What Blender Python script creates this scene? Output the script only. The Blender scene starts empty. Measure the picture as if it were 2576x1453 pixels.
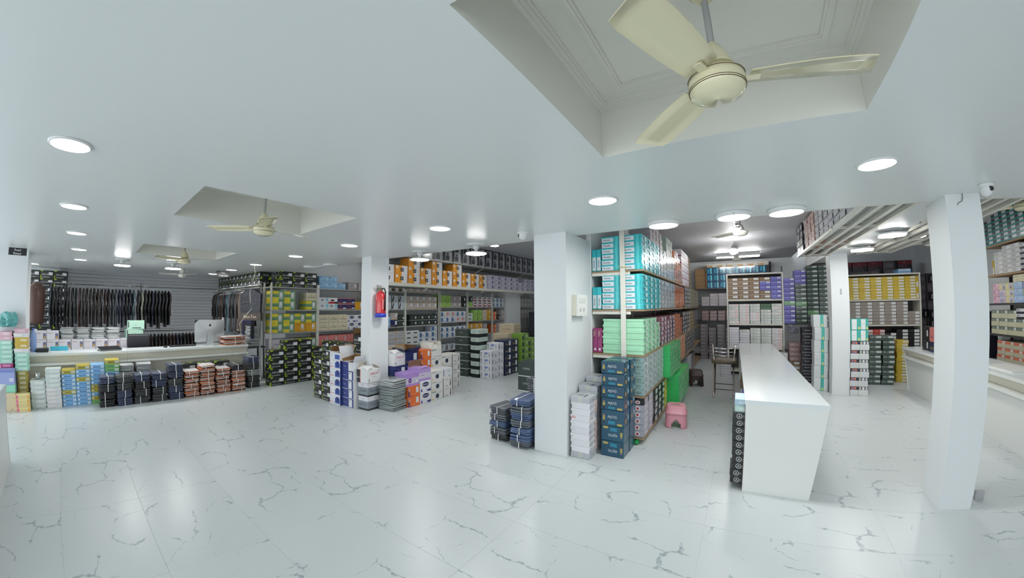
import bpy, bmesh, math, random
from mathutils import Matrix, Vector

random.seed(7)
SC = bpy.context.scene
COL = SC.collection
PI = math.pi

# ---------------------------------------------------------------- camera
# wide-angle phone lens with strong barrel distortion: radial polynomial fitted to the photograph
cd = bpy.data.cameras.new('camera')
cd.type = 'PANO'
cd.sensor_width = 36.0
cd.sensor_fit = 'HORIZONTAL'
cd.clip_start = 0.01
cd.clip_end = 100.0
try:
    cd.panorama_type = 'FISHEYE_LENS_POLYNOMIAL'
    LENS = cd
except Exception:
    LENS = cd.cycles
    LENS.panorama_type = 'FISHEYE_LENS_POLYNOMIAL'
LENS.fisheye_fov = 6.28
LENS.fisheye_polynomial_k0 = 0.0
LENS.fisheye_polynomial_k1 = -0.08094583079571674
LENS.fisheye_polynomial_k2 = 7.05830273205019e-05
LENS.fisheye_polynomial_k3 = 0.00012191279389409296
LENS.fisheye_polynomial_k4 = -4.099750367793088e-06
cam = bpy.data.objects.new('camera', cd)
COL.objects.link(cam)
_M = Matrix(((0.8349294, 0.029848, 0.5495471), (0.55035, -0.0402286, -0.8339643), (-0.0027847, 0.9987446, -0.0500149))).to_4x4()
_M.translation = (0, 0, 1.545)
cam.matrix_world = _M
SC.camera = cam

# ---------------------------------------------------------------- world and exposure
w = bpy.data.worlds.new('world')
SC.world = w
w.use_nodes = True
w.node_tree.nodes['Background'].inputs[0].default_value = (0.90, 0.96, 1.0, 1)
w.node_tree.nodes['Background'].inputs[1].default_value = 2.6
SC.view_settings.view_transform = 'Standard'
SC.view_settings.look = 'None'
SC.view_settings.gamma = 1.0
SC.view_settings.use_curve_mapping = False
SC.view_settings.exposure = 0.33
SC.cycles.max_bounces = 6
SC.cycles.diffuse_bounces = 5
SC.cycles.glossy_bounces = 2
SC.cycles.use_adaptive_sampling = True
SC.cycles.adaptive_threshold = 0.04
SC.cycles.adaptive_min_samples = 12
SC.cycles.use_denoising = True
SC.cycles.sample_clamp_indirect = 8.0
SC.cycles.use_light_tree = False
LAMP = 15.0          # emission strength of the LED panels

CZ = 2.3175          # main ceiling
YB = 3.54            # edge of the main ceiling, storage rooms beyond

# ---------------------------------------------------------------- materials
def lin(c):
    c = c / 255.0
    return c / 12.92 if c <= 0.04045 else ((c + 0.055) / 1.055) ** 2.4
def L3(c):
    return (lin(c[0]), lin(c[1]), lin(c[2]), 1.0)
MATS = {}
def mat(name, col, rough=0.5, metal=0.0, coat=0.0, emit=0.0, var=0.0, bump=0.0, bscale=30.0, spec=0.5, alpha=None, trans=0.0):
    if name in MATS:
        return MATS[name]
    m = bpy.data.materials.new(name)
    m.use_nodes = True
    nt = m.node_tree
    b = nt.nodes['Principled BSDF']
    b.inputs['Base Color'].default_value = L3(col)
    b.inputs['Roughness'].default_value = rough
    b.inputs['Metallic'].default_value = metal
    b.inputs['Coat Weight'].default_value = coat
    b.inputs['Coat Roughness'].default_value = 0.12
    b.inputs['Specular IOR Level'].default_value = spec
    if trans:
        b.inputs['Transmission Weight'].default_value = trans
    if emit:
        b.inputs['Emission Color'].default_value = L3(col)
        b.inputs['Emission Strength'].default_value = emit
    if var:
        oi = nt.nodes.new('ShaderNodeObjectInfo')
        mr = nt.nodes.new('ShaderNodeMapRange')
        mr.inputs['To Min'].default_value = 1 - var
        mr.inputs['To Max'].default_value = 1 + var
        hs = nt.nodes.new('ShaderNodeHueSaturation')
        hs.inputs['Color'].default_value = L3(col)
        nt.links.new(oi.outputs['Random'], mr.inputs['Value'])
        nt.links.new(mr.outputs['Result'], hs.inputs['Value'])
        nt.links.new(hs.outputs['Color'], b.inputs['Base Color'])
    if bump:
        tc = nt.nodes.new('ShaderNodeTexCoord')
        nz = nt.nodes.new('ShaderNodeTexNoise')
        nz.inputs['Scale'].default_value = bscale
        nz.inputs['Detail'].default_value = 3
        bp = nt.nodes.new('ShaderNodeBump')
        bp.inputs['Strength'].default_value = bump
        bp.inputs['Distance'].default_value = 0.02
        nt.links.new(tc.outputs['Object'], nz.inputs['Vector'])
        nt.links.new(nz.outputs['Fac'], bp.inputs['Height'])
        nt.links.new(bp.outputs['Normal'], b.inputs['Normal'])
    MATS[name] = m
    return m
def card(col, rough=0.42, coat=0.0):
    return mat('card_%d_%d_%d_%d' % (col[0], col[1], col[2], int(coat * 10)), col, rough=rough, coat=coat, var=0.05)

M_WALL = mat('wall_paint', (226, 229, 231), rough=0.42, bump=0.03, bscale=8)
M_CEIL = mat('ceiling_gloss_paint', (228, 231, 231), rough=0.3, bump=0.02, bscale=3)
M_TRAY = mat('tray_paint', (226, 225, 217), rough=0.5)
M_CEIL2 = mat('storage_ceiling_paint', (204, 205, 210), rough=0.55)
M_LAM = mat('white_laminate', (232, 233, 230), rough=0.22)
M_LAMTOP = mat('laminate_top', (226, 232, 233), rough=0.14)
M_CREAM = mat('cream_laminate', (214, 210, 196), rough=0.35)
M_BLACK = mat('black_plastic', (26, 27, 30), rough=0.4)
M_CHROME = mat('chrome', (205, 205, 205), rough=0.12, metal=1.0)
M_STEEL = mat('grey_steel', (176, 177, 174), rough=0.45, metal=0.25)
M_STEELW = mat('white_steel', (222, 220, 210), rough=0.4)
M_PLY = mat('plywood_edge', (158, 134, 104), rough=0.6, bump=0.1, bscale=60)
M_DARKB = mat('dark_board', (72, 72, 74), rough=0.5)
M_LENS = mat('lamp_lens', (255, 255, 252), rough=0.4, emit=LAMP)
M_LENS2 = mat('storage_lamp_lens', (255, 255, 252), rough=0.4, emit=LAMP*6.0)
M_LENSE = mat('edge_lamp_lens', (255, 255, 252), rough=0.4, emit=LAMP*3.0)
M_LENS3 = mat('added_lamp_lens', (255, 255, 252), rough=0.4, emit=LAMP*6.0)
M_LAMPRIM = mat('lamp_rim', (225, 226, 226), rough=0.4)
M_FAN = mat('cream_fan_enamel', (226, 219, 184), rough=0.14, coat=0.5)
M_FANW = mat('white_fan_enamel', (206, 206, 198), rough=0.3)
M_ROPE = mat('string_white', (226, 226, 222), rough=0.6)

# ---------------------------------------------------------------- mesh helpers
class MB:
    def __init__(s):
        s.v = []; s.f = []; s.m = []; s.sm = []
    def quad(s, a, b, c, d, mi=0):
        n = len(s.v); s.v += [a, b, c, d]; s.f.append((n, n+1, n+2, n+3)); s.m.append(mi); s.sm.append(False)
    def box(s, x0, y0, z0, x1, y1, z1, mi=0):
        n = len(s.v)
        s.v += [(x0,y0,z0),(x1,y0,z0),(x1,y1,z0),(x0,y1,z0),(x0,y0,z1),(x1,y0,z1),(x1,y1,z1),(x0,y1,z1)]
        for f in ((3,2,1,0),(4,5,6,7),(0,1,5,4),(1,2,6,5),(2,3,7,6),(3,0,4,7)):
            s.f.append(tuple(n+i for i in f)); s.m.append(mi); s.sm.append(False)
    def prism(s, poly, a0, a1, axis='x', mi=0):
        # poly: list of (p,q) in the plane perpendicular to axis; extruded from a0 to a1
        n = len(s.v); k = len(poly)
        for a in (a0, a1):
            for p, q in poly:
                s.v.append({'x': (a, p, q), 'y': (p, a, q), 'z': (p, q, a)}[axis])
        s.f.append(tuple(n+i for i in range(k))[::-1]); s.f.append(tuple(n+k+i for i in range(k)))
        s.m += [mi, mi]; s.sm += [False, False]
        for i in range(k):
            j = (i+1) % k
            s.f.append((n+i, n+j, n+k+j, n+k+i)); s.m.append(mi); s.sm.append(False)
    def lathe(s, prof, seg=24, c=(0,0,0), mi=0, smooth=True):
        n = len(s.v); k = len(prof)
        for i in range(seg):
            a = 2*PI*i/seg
            for r, z in prof:
                s.v.append((c[0]+r*math.cos(a), c[1]+r*math.sin(a), c[2]+z))
        for i in range(seg):
            j = (i+1) % seg
            for t in range(k-1):
                s.f.append((n+i*k+t, n+j*k+t, n+j*k+t+1, n+i*k+t+1)); s.m.append(mi); s.sm.append(smooth)
        for t in (0, k-1):
            if prof[t][0] > 1e-6:
                s.f.append(tuple(n+i*k+t for i in range(seg))); s.m.append(mi); s.sm.append(False)
    def tube(s, pts, r, seg=8, mi=0, caps=True):
        pts = [Vector(p) for p in pts]; n = len(s.v); k = len(pts)
        up = Vector((0, 0, 1))
        for i, p in enumerate(pts):
            d = (pts[min(i+1, k-1)] - pts[max(i-1, 0)]).normalized()
            a = d.cross(up)
            if a.length < 1e-3: a = d.cross(Vector((1, 0, 0)))
            a.normalize(); b = d.cross(a)
            for j in range(seg):
                t = 2*PI*j/seg
                q = p + a*(r*math.cos(t)) + b*(r*math.sin(t)); s.v.append(tuple(q))
        for i in range(k-1):
            for j in range(seg):
                j2 = (j+1) % seg
                s.f.append((n+i*seg+j, n+i*seg+j2, n+(i+1)*seg+j2, n+(i+1)*seg+j)); s.m.append(mi); s.sm.append(True)
        if caps:
            s.f.append(tuple(n+j for j in range(seg))); s.f.append(tuple(n+(k-1)*seg+j for j in range(seg)))
            s.m += [mi, mi]; s.sm += [False, False]
    def mesh(s, name, mats):
        me = bpy.data.meshes.new(name)
        me.from_pydata(s.v, [], s.f)
        for m in (mats if isinstance(mats, (list, tuple)) else [mats]): me.materials.append(m)
        me.polygons.foreach_set('material_index', s.m)
        me.polygons.foreach_set('use_smooth', s.sm)
        me.update()
        return me
    def obj(s, name, mats, parent=None, loc=(0,0,0), rz=0.0):
        o = bpy.data.objects.new(name, s.mesh(name, mats))
        COL.objects.link(o); o.location = loc; o.rotation_euler = (0, 0, rz)
        if parent: o.parent = parent
        return o
LABELS = {}
def tag(o, label, cat, group=None):
    for a, b in ((' the ', ' '), (' with white label', ''), (' with white tag', ''), (' counted from', ' from')):
        if len(label.split()) > 16: label = label.replace(a, b)
    o['label'] = label; o['category'] = cat
    if group: o['group'] = group
    LABELS.setdefault(label, []).append(o.name)
    return o
def struct(o, label=None):
    o['kind'] = 'structure'
    if label: o['label'] = label
    return o
def empty(name, loc, rz=0.0, label=None, cat=None, group=None):
    o = bpy.data.objects.new(name, None); COL.objects.link(o)
    o.location = loc; o.rotation_euler = (0, 0, rz); o.empty_display_size = 0.05
    if label: tag(o, label, cat, group)
    return o
def inst(name, me, loc, rz=0.0, parent=None, rx=0.0, ry=0.0):
    o = bpy.data.objects.new(name, me); COL.objects.link(o)
    o.location = loc; o.rotation_euler = (rx, ry, rz)
    if parent: o.parent = parent
    return o
def copy_tree(o, parent=None):
    c = o.copy(); COL.objects.link(c); c.parent = parent
    for ch in list(o.children): copy_tree(ch, c)
    return c
def boxobj(name, m, x0, y0, z0, x1, y1, z1, parent=None):
    b = MB(); b.box(x0, y0, z0, x1, y1, z1); return b.obj(name, m, parent)

# flat lettering as mesh outlines
_TXT = {}
def text2d(s):
    if s in _TXT: return _TXT[s]
    cu = bpy.data.curves.new('lettering', 'FONT'); cu.body = s; cu.resolution_u = 2; cu.fill_mode = 'FRONT'
    o = bpy.data.objects.new('lettering', cu); COL.objects.link(o)
    dg = bpy.context.evaluated_depsgraph_get(); ev = o.evaluated_get(dg); me = ev.to_mesh()
    vs = [(v.co.x, v.co.y) for v in me.vertices]; fs = [tuple(p.vertices) for p in me.polygons]
    ev.to_mesh_clear(); bpy.data.objects.remove(o); bpy.data.curves.remove(cu)
    if not vs:
        _TXT[s] = ([], [], 1); return _TXT[s]
    x0 = min(a for a, b in vs); x1 = max(a for a, b in vs); y0 = min(b for a, b in vs); y1 = max(b for a, b in vs)
    h = max(y1-y0, 1e-6)
    vs = [((a-(x0+x1)/2)/h, (b-(y0+y1)/2)/h) for a, b in vs]
    _TXT[s] = (vs, fs, (x1-x0)/h)
    return _TXT[s]

# ---------------------------------------------------------------- printed box kinds
class BT: pass
def facemap(face, w, d, h, e):
    if face == 'F': return lambda u, v: (-w/2+u*w, -d/2-e, v*h), w, h
    if face == 'R': return lambda u, v: (w/2+e, -d/2+u*d, v*h), d, h
    if face == 'L': return lambda u, v: (-w/2-e, d/2-u*d, v*h), d, h
    if face == 'B': return lambda u, v: (w/2-u*w, d/2+e, v*h), w, h
    if face == 'T': return lambda u, v: (-w/2+u*w, -d/2+v*d, h+e), w, d
def btype(name, w, d, h, col, decals=(), texts=(), lid=0.0, rough=0.42, coat=0.0, lidcol=None, tris=()):
    t = BT(); t.name = name; t.w = w; t.d = d; t.h = h
    b = MB(); mats = [card(col, rough, coat)]
    def mi(c):
        m = card(c, rough, coat)
        if m not in mats: mats.append(m)
        return mats.index(m)
    e0 = 0.0
    if lid:
        g = 0.006; e0 = 0.0
        b.box(-w/2+g, -d/2+g, 0, w/2-g, d/2-g, h-lid)
        b.box(-w/2, -d/2, h-lid, w/2, d/2, h, mi(lidcol or col))
    else:
        c = min(0.005, h*0.075); n = len(b.v)
        for z, i in ((0, c), (c, 0), (h-c, 0), (h, c)):
            b.v += [(-w/2+i, -d/2+i, z), (w/2-i, -d/2+i, z), (w/2-i, d/2-i, z), (-w/2+i, d/2-i, z)]
        b.f.append((n+3, n+2, n+1, n)); b.f.append((n+12, n+13, n+14, n+15)); b.m += [0, 0]; b.sm += [False, False]
        for j in range(3):
            for i in range(4):
                i2 = (i+1) % 4
                b.f.append((n+4*j+i, n+4*j+i2, n+4*j+4+i2, n+4*j+4+i)); b.m.append(0); b.sm.append(False)
    e = 0.0008
    for i, (face, u0, v0, u1, v1, c) in enumerate(decals):
        f, _, _ = facemap(face, w, d, h, e0+e+0.0002*min(i, 9))
        b.quad(f(u0, v0), f(u1, v0), f(u1, v1), f(u0, v1), mi(c))
    for i, (face, pts, c) in enumerate(tris):
        f, _, _ = facemap(face, w, d, h, e0+e+0.0022+0.0002*i)
        n = len(b.v); b.v += [f(u, v) for u, v in pts]; b.f.append(tuple(range(n, n+len(pts)))); b.m.append(mi(c)); b.sm.append(False)
    for tx in texts:
        face, u, v, hh, s, c = tx[:6]; rot = tx[6] if len(tx) > 6 else 0; mir = tx[7] if len(tx) > 7 else 1
        f, fw, fh = facemap(face, w, d, h, e0+e+0.0034)
        vs, fs, asp = text2d(s)
        ca, sa = math.cos(math.radians(rot)), math.sin(math.radians(rot))
        n = len(b.v)
        for p, q in vs:
            p *= mir; x = p*ca-q*sa; y = p*sa+q*ca
            b.v.append(f(u+x*hh/fw, v+y*hh/fh))
        k = mi(c)
        for fc in fs:
            b.f.append(tuple(n+i for i in fc)); b.m.append(k); b.sm.append(False)
    t.mesh = b.mesh(name, mats)
    return t

ORD = ['first','second','third','fourth','fifth','sixth','seventh','eighth','ninth','tenth','eleventh','twelfth','thirteenth','fourteenth','fifteenth','sixteenth','seventeenth','eighteenth','nineteenth','twentieth']
def rowword(r, n):
    if n == 1: return ''
    if r == 0: return 'lowest'
    if r == n-1: return 'topmost'
    return ORD[r] + ' up'
ROT = {'-y': 0.0, '+x': PI/2, '-x': -PI/2, '+y': PI}
def put(T, x, y, z, rz, label, group=None, cat='box', name=None):
    o = inst(name or T.name, T.mesh, (x, y, z), rz)
    return tag(o, label, cat, group)
def grid(spec, face, front, start, z, desc, place, cat='box', pitch=None, jit=0.004, depth_off=0.0, group=None, rev=False):
    """spec: list of columns, each column a list of box kinds from the bottom up. Columns run left to right as seen from the front."""
    pos = start; n = len(spec)
    for ci, colm in enumerate(spec):
        if not colm:
            pos += pitch or 0.25; continue
        wmax = pitch or max(t.w for t in colm)+0.004
        zz = z
        for ri, T in enumerate(colm):
            c = pos + wmax/2 + random.uniform(-jit, jit)*0.4
            dd = T.d/2 + abs(random.uniform(0, jit*2)) + depth_off
            if face == '-y': x, y = c, front + dd
            elif face == '+x': x, y = front - dd, c
            elif face == '-x': x, y = front + dd, -c
            elif face == '+y': x, y = -c, front - dd
            rw = rowword(ri, len(colm))
            ds = desc[T.name] if isinstance(desc, dict) else desc
            k = n-1-ci if rev else ci
            if n > 1: where = (rw + ' in ' if rw else '') + ORD[k] + (' stack' if rw else ' one')
            else: where = (rw + ' in the stack') if rw else ''
            lab = ds + (', ' + where if where else '') + ' ' + place
            put(T, x, y, zz, ROT[face] + random.uniform(-1, 1)*math.radians(0.5), lab, group or (ds + ' ' + place)[:60], cat)
            zz += T.h + 0.0006
        pos += wmax
    return pos
def cols(T, n, r):
    return [[T]*(r if isinstance(r, int) else r[i]) for i in range(n)]

# ================================================================ STRUCTURE
def floor_material():
    m = bpy.data.materials.new('veined_tile'); m.use_nodes = True
    nt = m.node_tree; N = nt.nodes; Lk = nt.links; b = N['Principled BSDF']
    b.inputs['Roughness'].default_value = 0.3
    b.inputs['Specular IOR Level'].default_value = 0.45
    tc = N.new('ShaderNodeTexCoord'); oi = N.new('ShaderNodeObjectInfo')
    mul = N.new('ShaderNodeMath'); mul.operation = 'MULTIPLY'; mul.inputs[1].default_value = 5.0
    flo = N.new('ShaderNodeMath'); flo.operation = 'FLOOR'
    off = N.new('ShaderNodeMath'); off.operation = 'MULTIPLY'; off.inputs[1].default_value = 3.7
    Lk.new(oi.outputs['Random'], mul.inputs[0]); Lk.new(mul.outputs[0], flo.inputs[0]); Lk.new(flo.outputs[0], off.inputs[0])
    comb = N.new('ShaderNodeCombineXYZ'); Lk.new(off.outputs[0], comb.inputs[0]); Lk.new(off.outputs[0], comb.inputs[1])
    add = N.new('ShaderNodeVectorMath'); add.operation = 'ADD'; Lk.new(tc.outputs['Object'], add.inputs[0]); Lk.new(comb.outputs[0], add.inputs[1])
    # warp
    nz = N.new('ShaderNodeTexNoise'); nz.inputs['Scale'].default_value = 3.0; nz.inputs['Detail'].default_value = 5; nz.inputs['Roughness'].default_value = 0.62
    Lk.new(add.outputs[0], nz.inputs['Vector'])
    sub = N.new('ShaderNodeVectorMath'); sub.operation = 'SUBTRACT'; sub.inputs[1].default_value = (0.5, 0.5, 0.5); Lk.new(nz.outputs['Color'], sub.inputs[0])
    sc = N.new('ShaderNodeVectorMath'); sc.operation = 'SCALE'; sc.inputs['Scale'].default_value = 0.34; Lk.new(sub.outputs[0], sc.inputs[0])
    ad2 = N.new('ShaderNodeVectorMath'); ad2.operation = 'ADD'; Lk.new(add.outputs[0], ad2.inputs[0]); Lk.new(sc.outputs[0], ad2.inputs[1])
    mp = N.new('ShaderNodeMapping'); mp.inputs['Scale'].default_value = (1.25, 2.3, 1.0); mp.inputs['Rotation'].default_value = (0, 0, 0.5); Lk.new(ad2.outputs[0], mp.inputs['Vector'])
    vo = N.new('ShaderNodeTexVoronoi'); vo.feature = 'DISTANCE_TO_EDGE'; vo.voronoi_dimensions = '2D'; vo.inputs['Scale'].default_value = 1.75; Lk.new(mp.outputs[0], vo.inputs['Vector'])
    # width of the vein varies along it, broken by a mask
    n2 = N.new('ShaderNodeTexNoise'); n2.inputs['Scale'].default_value = 2.4; n2.inputs['Detail'].default_value = 4; Lk.new(add.outputs[0], n2.inputs['Vector'])
    wd = N.new('ShaderNodeMapRange'); wd.inputs['From Min'].default_value = 0.5; wd.inputs['From Max'].default_value = 0.74; wd.inputs['To Min'].default_value = 0.0; wd.inputs['To Max'].default_value = 0.085; Lk.new(n2.outputs['Fac'], wd.inputs['Value'])
    cmp_ = N.new('ShaderNodeMath'); cmp_.operation = 'SUBTRACT'; Lk.new(wd.outputs[0], cmp_.inputs[0]); Lk.new(vo.outputs['Distance'], cmp_.inputs[1])
    mr = N.new('ShaderNodeMapRange'); mr.inputs['From Min'].default_value = -0.001; mr.inputs['From Max'].default_value = 0.008; Lk.new(cmp_.outputs[0], mr.inputs['Value'])
    n3 = N.new('ShaderNodeTexNoise'); n3.inputs['Scale'].default_value = 26; n3.inputs['Detail'].default_value = 3; Lk.new(add.outputs[0], n3.inputs['Vector'])
    m3 = N.new('ShaderNodeMapRange'); m3.inputs['From Min'].default_value = 0.35; m3.inputs['From Max'].default_value = 0.6; m3.inputs['To Min'].default_value = 0.35; Lk.new(n3.outputs['Fac'], m3.inputs['Value'])
    ml = N.new('ShaderNodeMath'); ml.operation = 'MULTIPLY'; Lk.new(mr.outputs[0], ml.inputs[0]); Lk.new(m3.outputs[0], ml.inputs[1])
    mix = N.new('ShaderNodeMixRGB'); mix.inputs[1].default_value = L3((204, 210, 211)); mix.inputs[2].default_value = L3((152, 163, 170)); Lk.new(ml.outputs[0], mix.inputs['Fac'])
    Lk.new(mix.outputs[0], b.inputs['Base Color'])
    return m
M_TILE = floor_material()
M_GROUT = mat('grout', (206, 208, 204), rough=0.8)
fl = MB(); fl.box(-12.3, -4.2, -0.08, 4.95, 14.8, -0.0015)
floor = struct(fl.obj('floor', M_GROUT), 'white veined marble-look tile floor')
TX, TY = 1.2, 0.6
def tile_mb(b, x, y, w_, d_):
    g = 0.0006; c = 0.0012
    x0, x1, y0, y1 = x+g, x+w_-g, y+g, y+d_-g
    n = len(b.v)
    b.v += [(x0, y0, -0.0018), (x1, y0, -0.0018), (x1, y1, -0.0018), (x0, y1, -0.0018), (x0+c, y0+c, 0), (x1-c, y0+c, 0), (x1-c, y1-c, 0), (x0+c, y1-c, 0)]
    for f in ((4,5,6,7),(0,1,5,4),(1,2,6,5),(2,3,7,6),(3,0,4,7)):
        b.f.append(tuple(n+i for i in f)); b.m.append(0); b.sm.append(False)
_t = MB(); tile_mb(_t, -TX/2, -TY/2, TX, TY); tile_me = _t.mesh('tile', M_TILE)
cells = []
for i in range(-10, 5):
    for j in range(-8, 25):
        x = -0.150+TX*i; y = 0.272+TY*j
        if x+TX > 4.95 or x < -12.3 or y < -4.2 or y+TY > 14.8: continue
        cx, cy = x+TX/2, y+TY/2
        d = math.hypot(cx, cy); ang = math.degrees(math.acos(max(-1, min(1, (cx*-0.55+cy*0.835)/max(d, .01)))))
        cells.append((d if ang < 76 else d+50, x, y))
cells.sort()
for k, (d, x, y) in enumerate(cells[:290]):
    o = inst('tile', tile_me, (x+TX/2, y+TY/2, 0), PI if (k*7) % 3 == 0 else 0, floor)
rest = MB()
for d, x, y in cells[290:]: tile_mb(rest, x, y, TX, TY)
ro = rest.obj('tile_field', M_TILE, floor); ro['kind'] = 'stuff'

# main ceiling with its square fan recesses
TRAYS = [(-0.568, 0.571), (-3.856, -2.757), (-7.10, -5.95)]
TY0, TY1 = 0.573, 1.728
ce = MB()
xs = [-12.2] + sorted([v for t in TRAYS for v in t]) + [4.8]
holes = {(round(a, 3), round(b, 3)) for a, b in TRAYS}
for a, b in zip(xs[:-1], xs[1:]):
    for c, d in ((-4.1, TY0), (TY0, TY1), (TY1, YB)):
        if (round(a, 3), round(b, 3)) in holes and c == TY0: continue
        ce.quad((a, c, CZ), (a, d, CZ), (b, d, CZ), (b, c, CZ))
ce.quad((-12.2, -4.1, 2.75), (4.8, -4.1, 2.75), (4.8, YB, 2.75), (-12.2, YB, 2.75))
ceiling = struct(ce.obj('ceiling', M_CEIL), 'glossy white flat ceiling with square fan recesses')
for a, b in TRAYS:
    t = MB(); zt = 2.60
    for p, q in (((a, TY0), (b, TY0)), ((b, TY0), (b, TY1)), ((b, TY1), (a, TY1)), ((a, TY1), (a, TY0))):
        t.quad((p[0], p[1], CZ), (q[0], q[1], CZ), (q[0], q[1], zt), (p[0], p[1], zt))
    t.quad((a, TY0, zt), (b, TY0, zt), (b, TY1, zt), (a, TY1, zt))
    tw = t.obj('tray_recess', M_TRAY, ceiling)
    mo = MB()
    for i0, i1, z0 in ((0, .016, 2.566), (.016, .030, 2.576), (.030, .040, 2.588), (.125, .140, 2.586), (.140, .150, 2.580), (.150, .160, 2.589)):
        mo.box(a+i0, TY0+i0, z0, b-i0, TY0+i1, zt); mo.box(a+i0, TY1-i1, z0, b-i0, TY1-i0, zt)
        mo.box(a+i0, TY0+i1, z0, a+i1, TY1-i1, zt); mo.box(b-i1, TY0+i1, z0, b-i0, TY1-i1, zt)
    mo.obj('tray_moulding', M_TRAY, ceiling)

def wallbox(name, x0, y0, z0, x1, y1, z1, m=M_WALL, label=None):
    return struct(boxobj(name, m, x0, y0, z0, x1, y1, z1), label)
wallbox('wall_header', -12.1, YB-0.05, CZ+0.001, 4.75, YB, 3.7, M_CEIL)
t1 = MB(); t1.box(-8.7, YB, CZ, 4.75, YB+0.018, CZ+0.028); struct(t1.obj('trim_1', M_CREAM))
wallbox('wall_left', -12.2, -4.1, 0, -12.1, 3.7, 2.6)
wallbox('wall_rear', -12.2, -4.2, 0, 4.85, -4.1, 0.25)
wallbox('wall_rear_head', -12.2, -4.2, 2.2, 4.85, -4.1, 2.6)
for _x in (-12.2, -8.2, -4.2, -0.2, 3.8):
    wallbox('wall_rear_pier', _x, -4.2, 0.25, _x+0.4, -4.1, 2.2)
wallbox('wall_right', 4.75, -4.1, 0, 4.85, 12.3, 3.7)
wallbox('wall_back', -1.5, 12.15, 0, 4.85, 12.25, 3.7)
wallbox('wall_back_storage', -8.8, 14.6, 0, -1.5, 14.7, 3.7)
wallbox('wall_storage_left', -8.8, 3.62, 0, -8.7, 14.7, 3.7)
wallbox('wall_back_left', -12.1, 3.62, 0, -8.8, 3.72, 2.75)
wallbox('wall_partition', -1.56, 4.0, 0, -1.5, 14.6, 3.7)
wallbox('ceiling_storage', -8.8, YB, 3.62, -1.5, 14.7, 3.7, M_CEIL2)
wallbox('ceiling_aisle', -1.5, YB, 2.90, 1.6, 12.25, 2.98, M_CEIL2)
wallbox('ceiling_right', 1.6, YB, 3.25, 4.85, 12.25, 3.33, M_CEIL2)
wallbox('beam', 1.60, YB, 2.40, 2.0, 9.9, 3.25, M_WALL)
wallbox('pillar', -1.887, 3.30, 0, -1.51, 4.02, CZ, M_WALL)
wallbox('pillar', 1.568, 3.336, 0, 1.84, 3.69, CZ, M_WALL)
wallbox('pillar', -4.955, 3.217, 0, -4.70, 3.545, CZ, M_WALL)
wallbox('pillar', 1.598, 7.50, 0, 1.876, 7.80, 2.40, M_WALL)
wallbox('pillar', -8.70, 12.0, 0, -8.2, 13.1, 2.13, M_WALL)
wallbox('pillar', -8.62, -2.4, 0, -8.09, -0.935, CZ, M_WALL)

# roller shutter behind the coat racks, each slat a piece
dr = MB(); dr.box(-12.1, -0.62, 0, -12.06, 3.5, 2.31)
door = struct(dr.obj('door_1', mat('shutter_backing', (120, 122, 126), rough=0.6)), 'grey steel roller shutter with horizontal slats')  # darker grey backing sheet behind the slats
sl = MB(); sl.prism([(0, 0), (0.016, 0.02), (0.020, 0.045), (0.014, 0.074), (0, 0.08)], -0.58, 3.46, 'y')
M_SLAT = mat('shutter_slat', (216, 217, 222), rough=0.42, metal=0.0, var=0.03)
slat_me = sl.mesh('slat', M_SLAT)
for k in range(28):
    inst('slat', slat_me, (-12.06, 0, 0.02+0.083*k), 0, door)
boxobj('guide_rail', M_STEEL, -12.06, -0.66, 0, -11.99, -0.58, 2.31, door)
boxobj('guide_rail', M_STEEL, -12.06, 3.44, 0, -11.99, 3.52, 2.31, door)

# ================================================================ LAMPS
def panel_mesh(r, drop, lens=M_LENS):
    rim = MB(); rim.lathe([(r*0.86, -drop-0.001), (r*0.9, -drop-0.004), (r, -drop*0.6), (r, 0.0)], 24)
    ln = MB(); ln.lathe([(0.0001, -drop-0.0015), (r*0.87, -drop-0.0015), (r*0.87, -drop-0.0014)], 20, smooth=False)
    return rim.mesh('rim', M_LAMPRIM), ln.mesh('lens', lens)
PAN = panel_mesh(0.112, 0.008); PANT = panel_mesh(0.145, 0.035, M_LENSE); PANF = panel_mesh(0.112, 0.008, M_LENSE)
def ceiling_light(x, y, label, group, z=CZ, me=PAN, name='ceiling_light'):
    t = empty(name, (x, y, z), 0, label, 'light', group)
    inst('rim', me[0], (0, 0, 0), 0, t); inst('lens', me[1], (0, 0, 0), 0, t)
    return t
for i, x in enumerate((-2.46, -4.04, -5.56, -7.2, -8.84)):
    ceiling_light(x, -0.165, 'recessed round LED panel, %s in the row above the left counter side, nearest first' % ORD[i], 'recessed lights, left row', me=PANF if x < -7.5 else PAN)
ceiling_light(-10.5, -1.1, 'recessed round LED panel beside the left pillar near the stacked black cartons', 'recessed lights, left row', me=PANF)
for i, x in enumerate((0.816, -0.82, -2.46, -4.06, -5.58, -7.28, -8.76, -10.23)):
    ceiling_light(x, 2.45, 'recessed round LED panel, %s in the row along the storage edge, from the right' % ORD[i], 'recessed lights, storage edge row', me=PANF if x < -7.5 else PAN)
for k, (x, y) in enumerate(((-0.86, -0.165), (0.78, -0.165), (2.4, -0.165), (2.42, 2.45), (4.0, 2.45), (-2.4, -2.8), (-5.6, -2.8), (0.8, -2.8), (3.2, -2.8), (-8.8, -2.8))):
    ceiling_light(x, y, 'recessed round LED panel behind the viewpoint, number %s' % ORD[k], 'recessed lights behind the viewpoint')
ceiling_light(-0.56, 3.40, 'thick round surface lamp over the turquoise boxes at the ceiling edge', 'surface lamps at the ceiling edge', me=PANT)
ceiling_light(0.435, 3.38, 'thick round surface lamp right of the chained lamp at the ceiling edge', 'surface lamps at the ceiling edge', me=PANT)
cl = ceiling_light(0.033, 3.36, 'thick round surface lamp with a small chain hanging at the ceiling edge', 'surface lamps at the ceiling edge', me=PANT)
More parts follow.
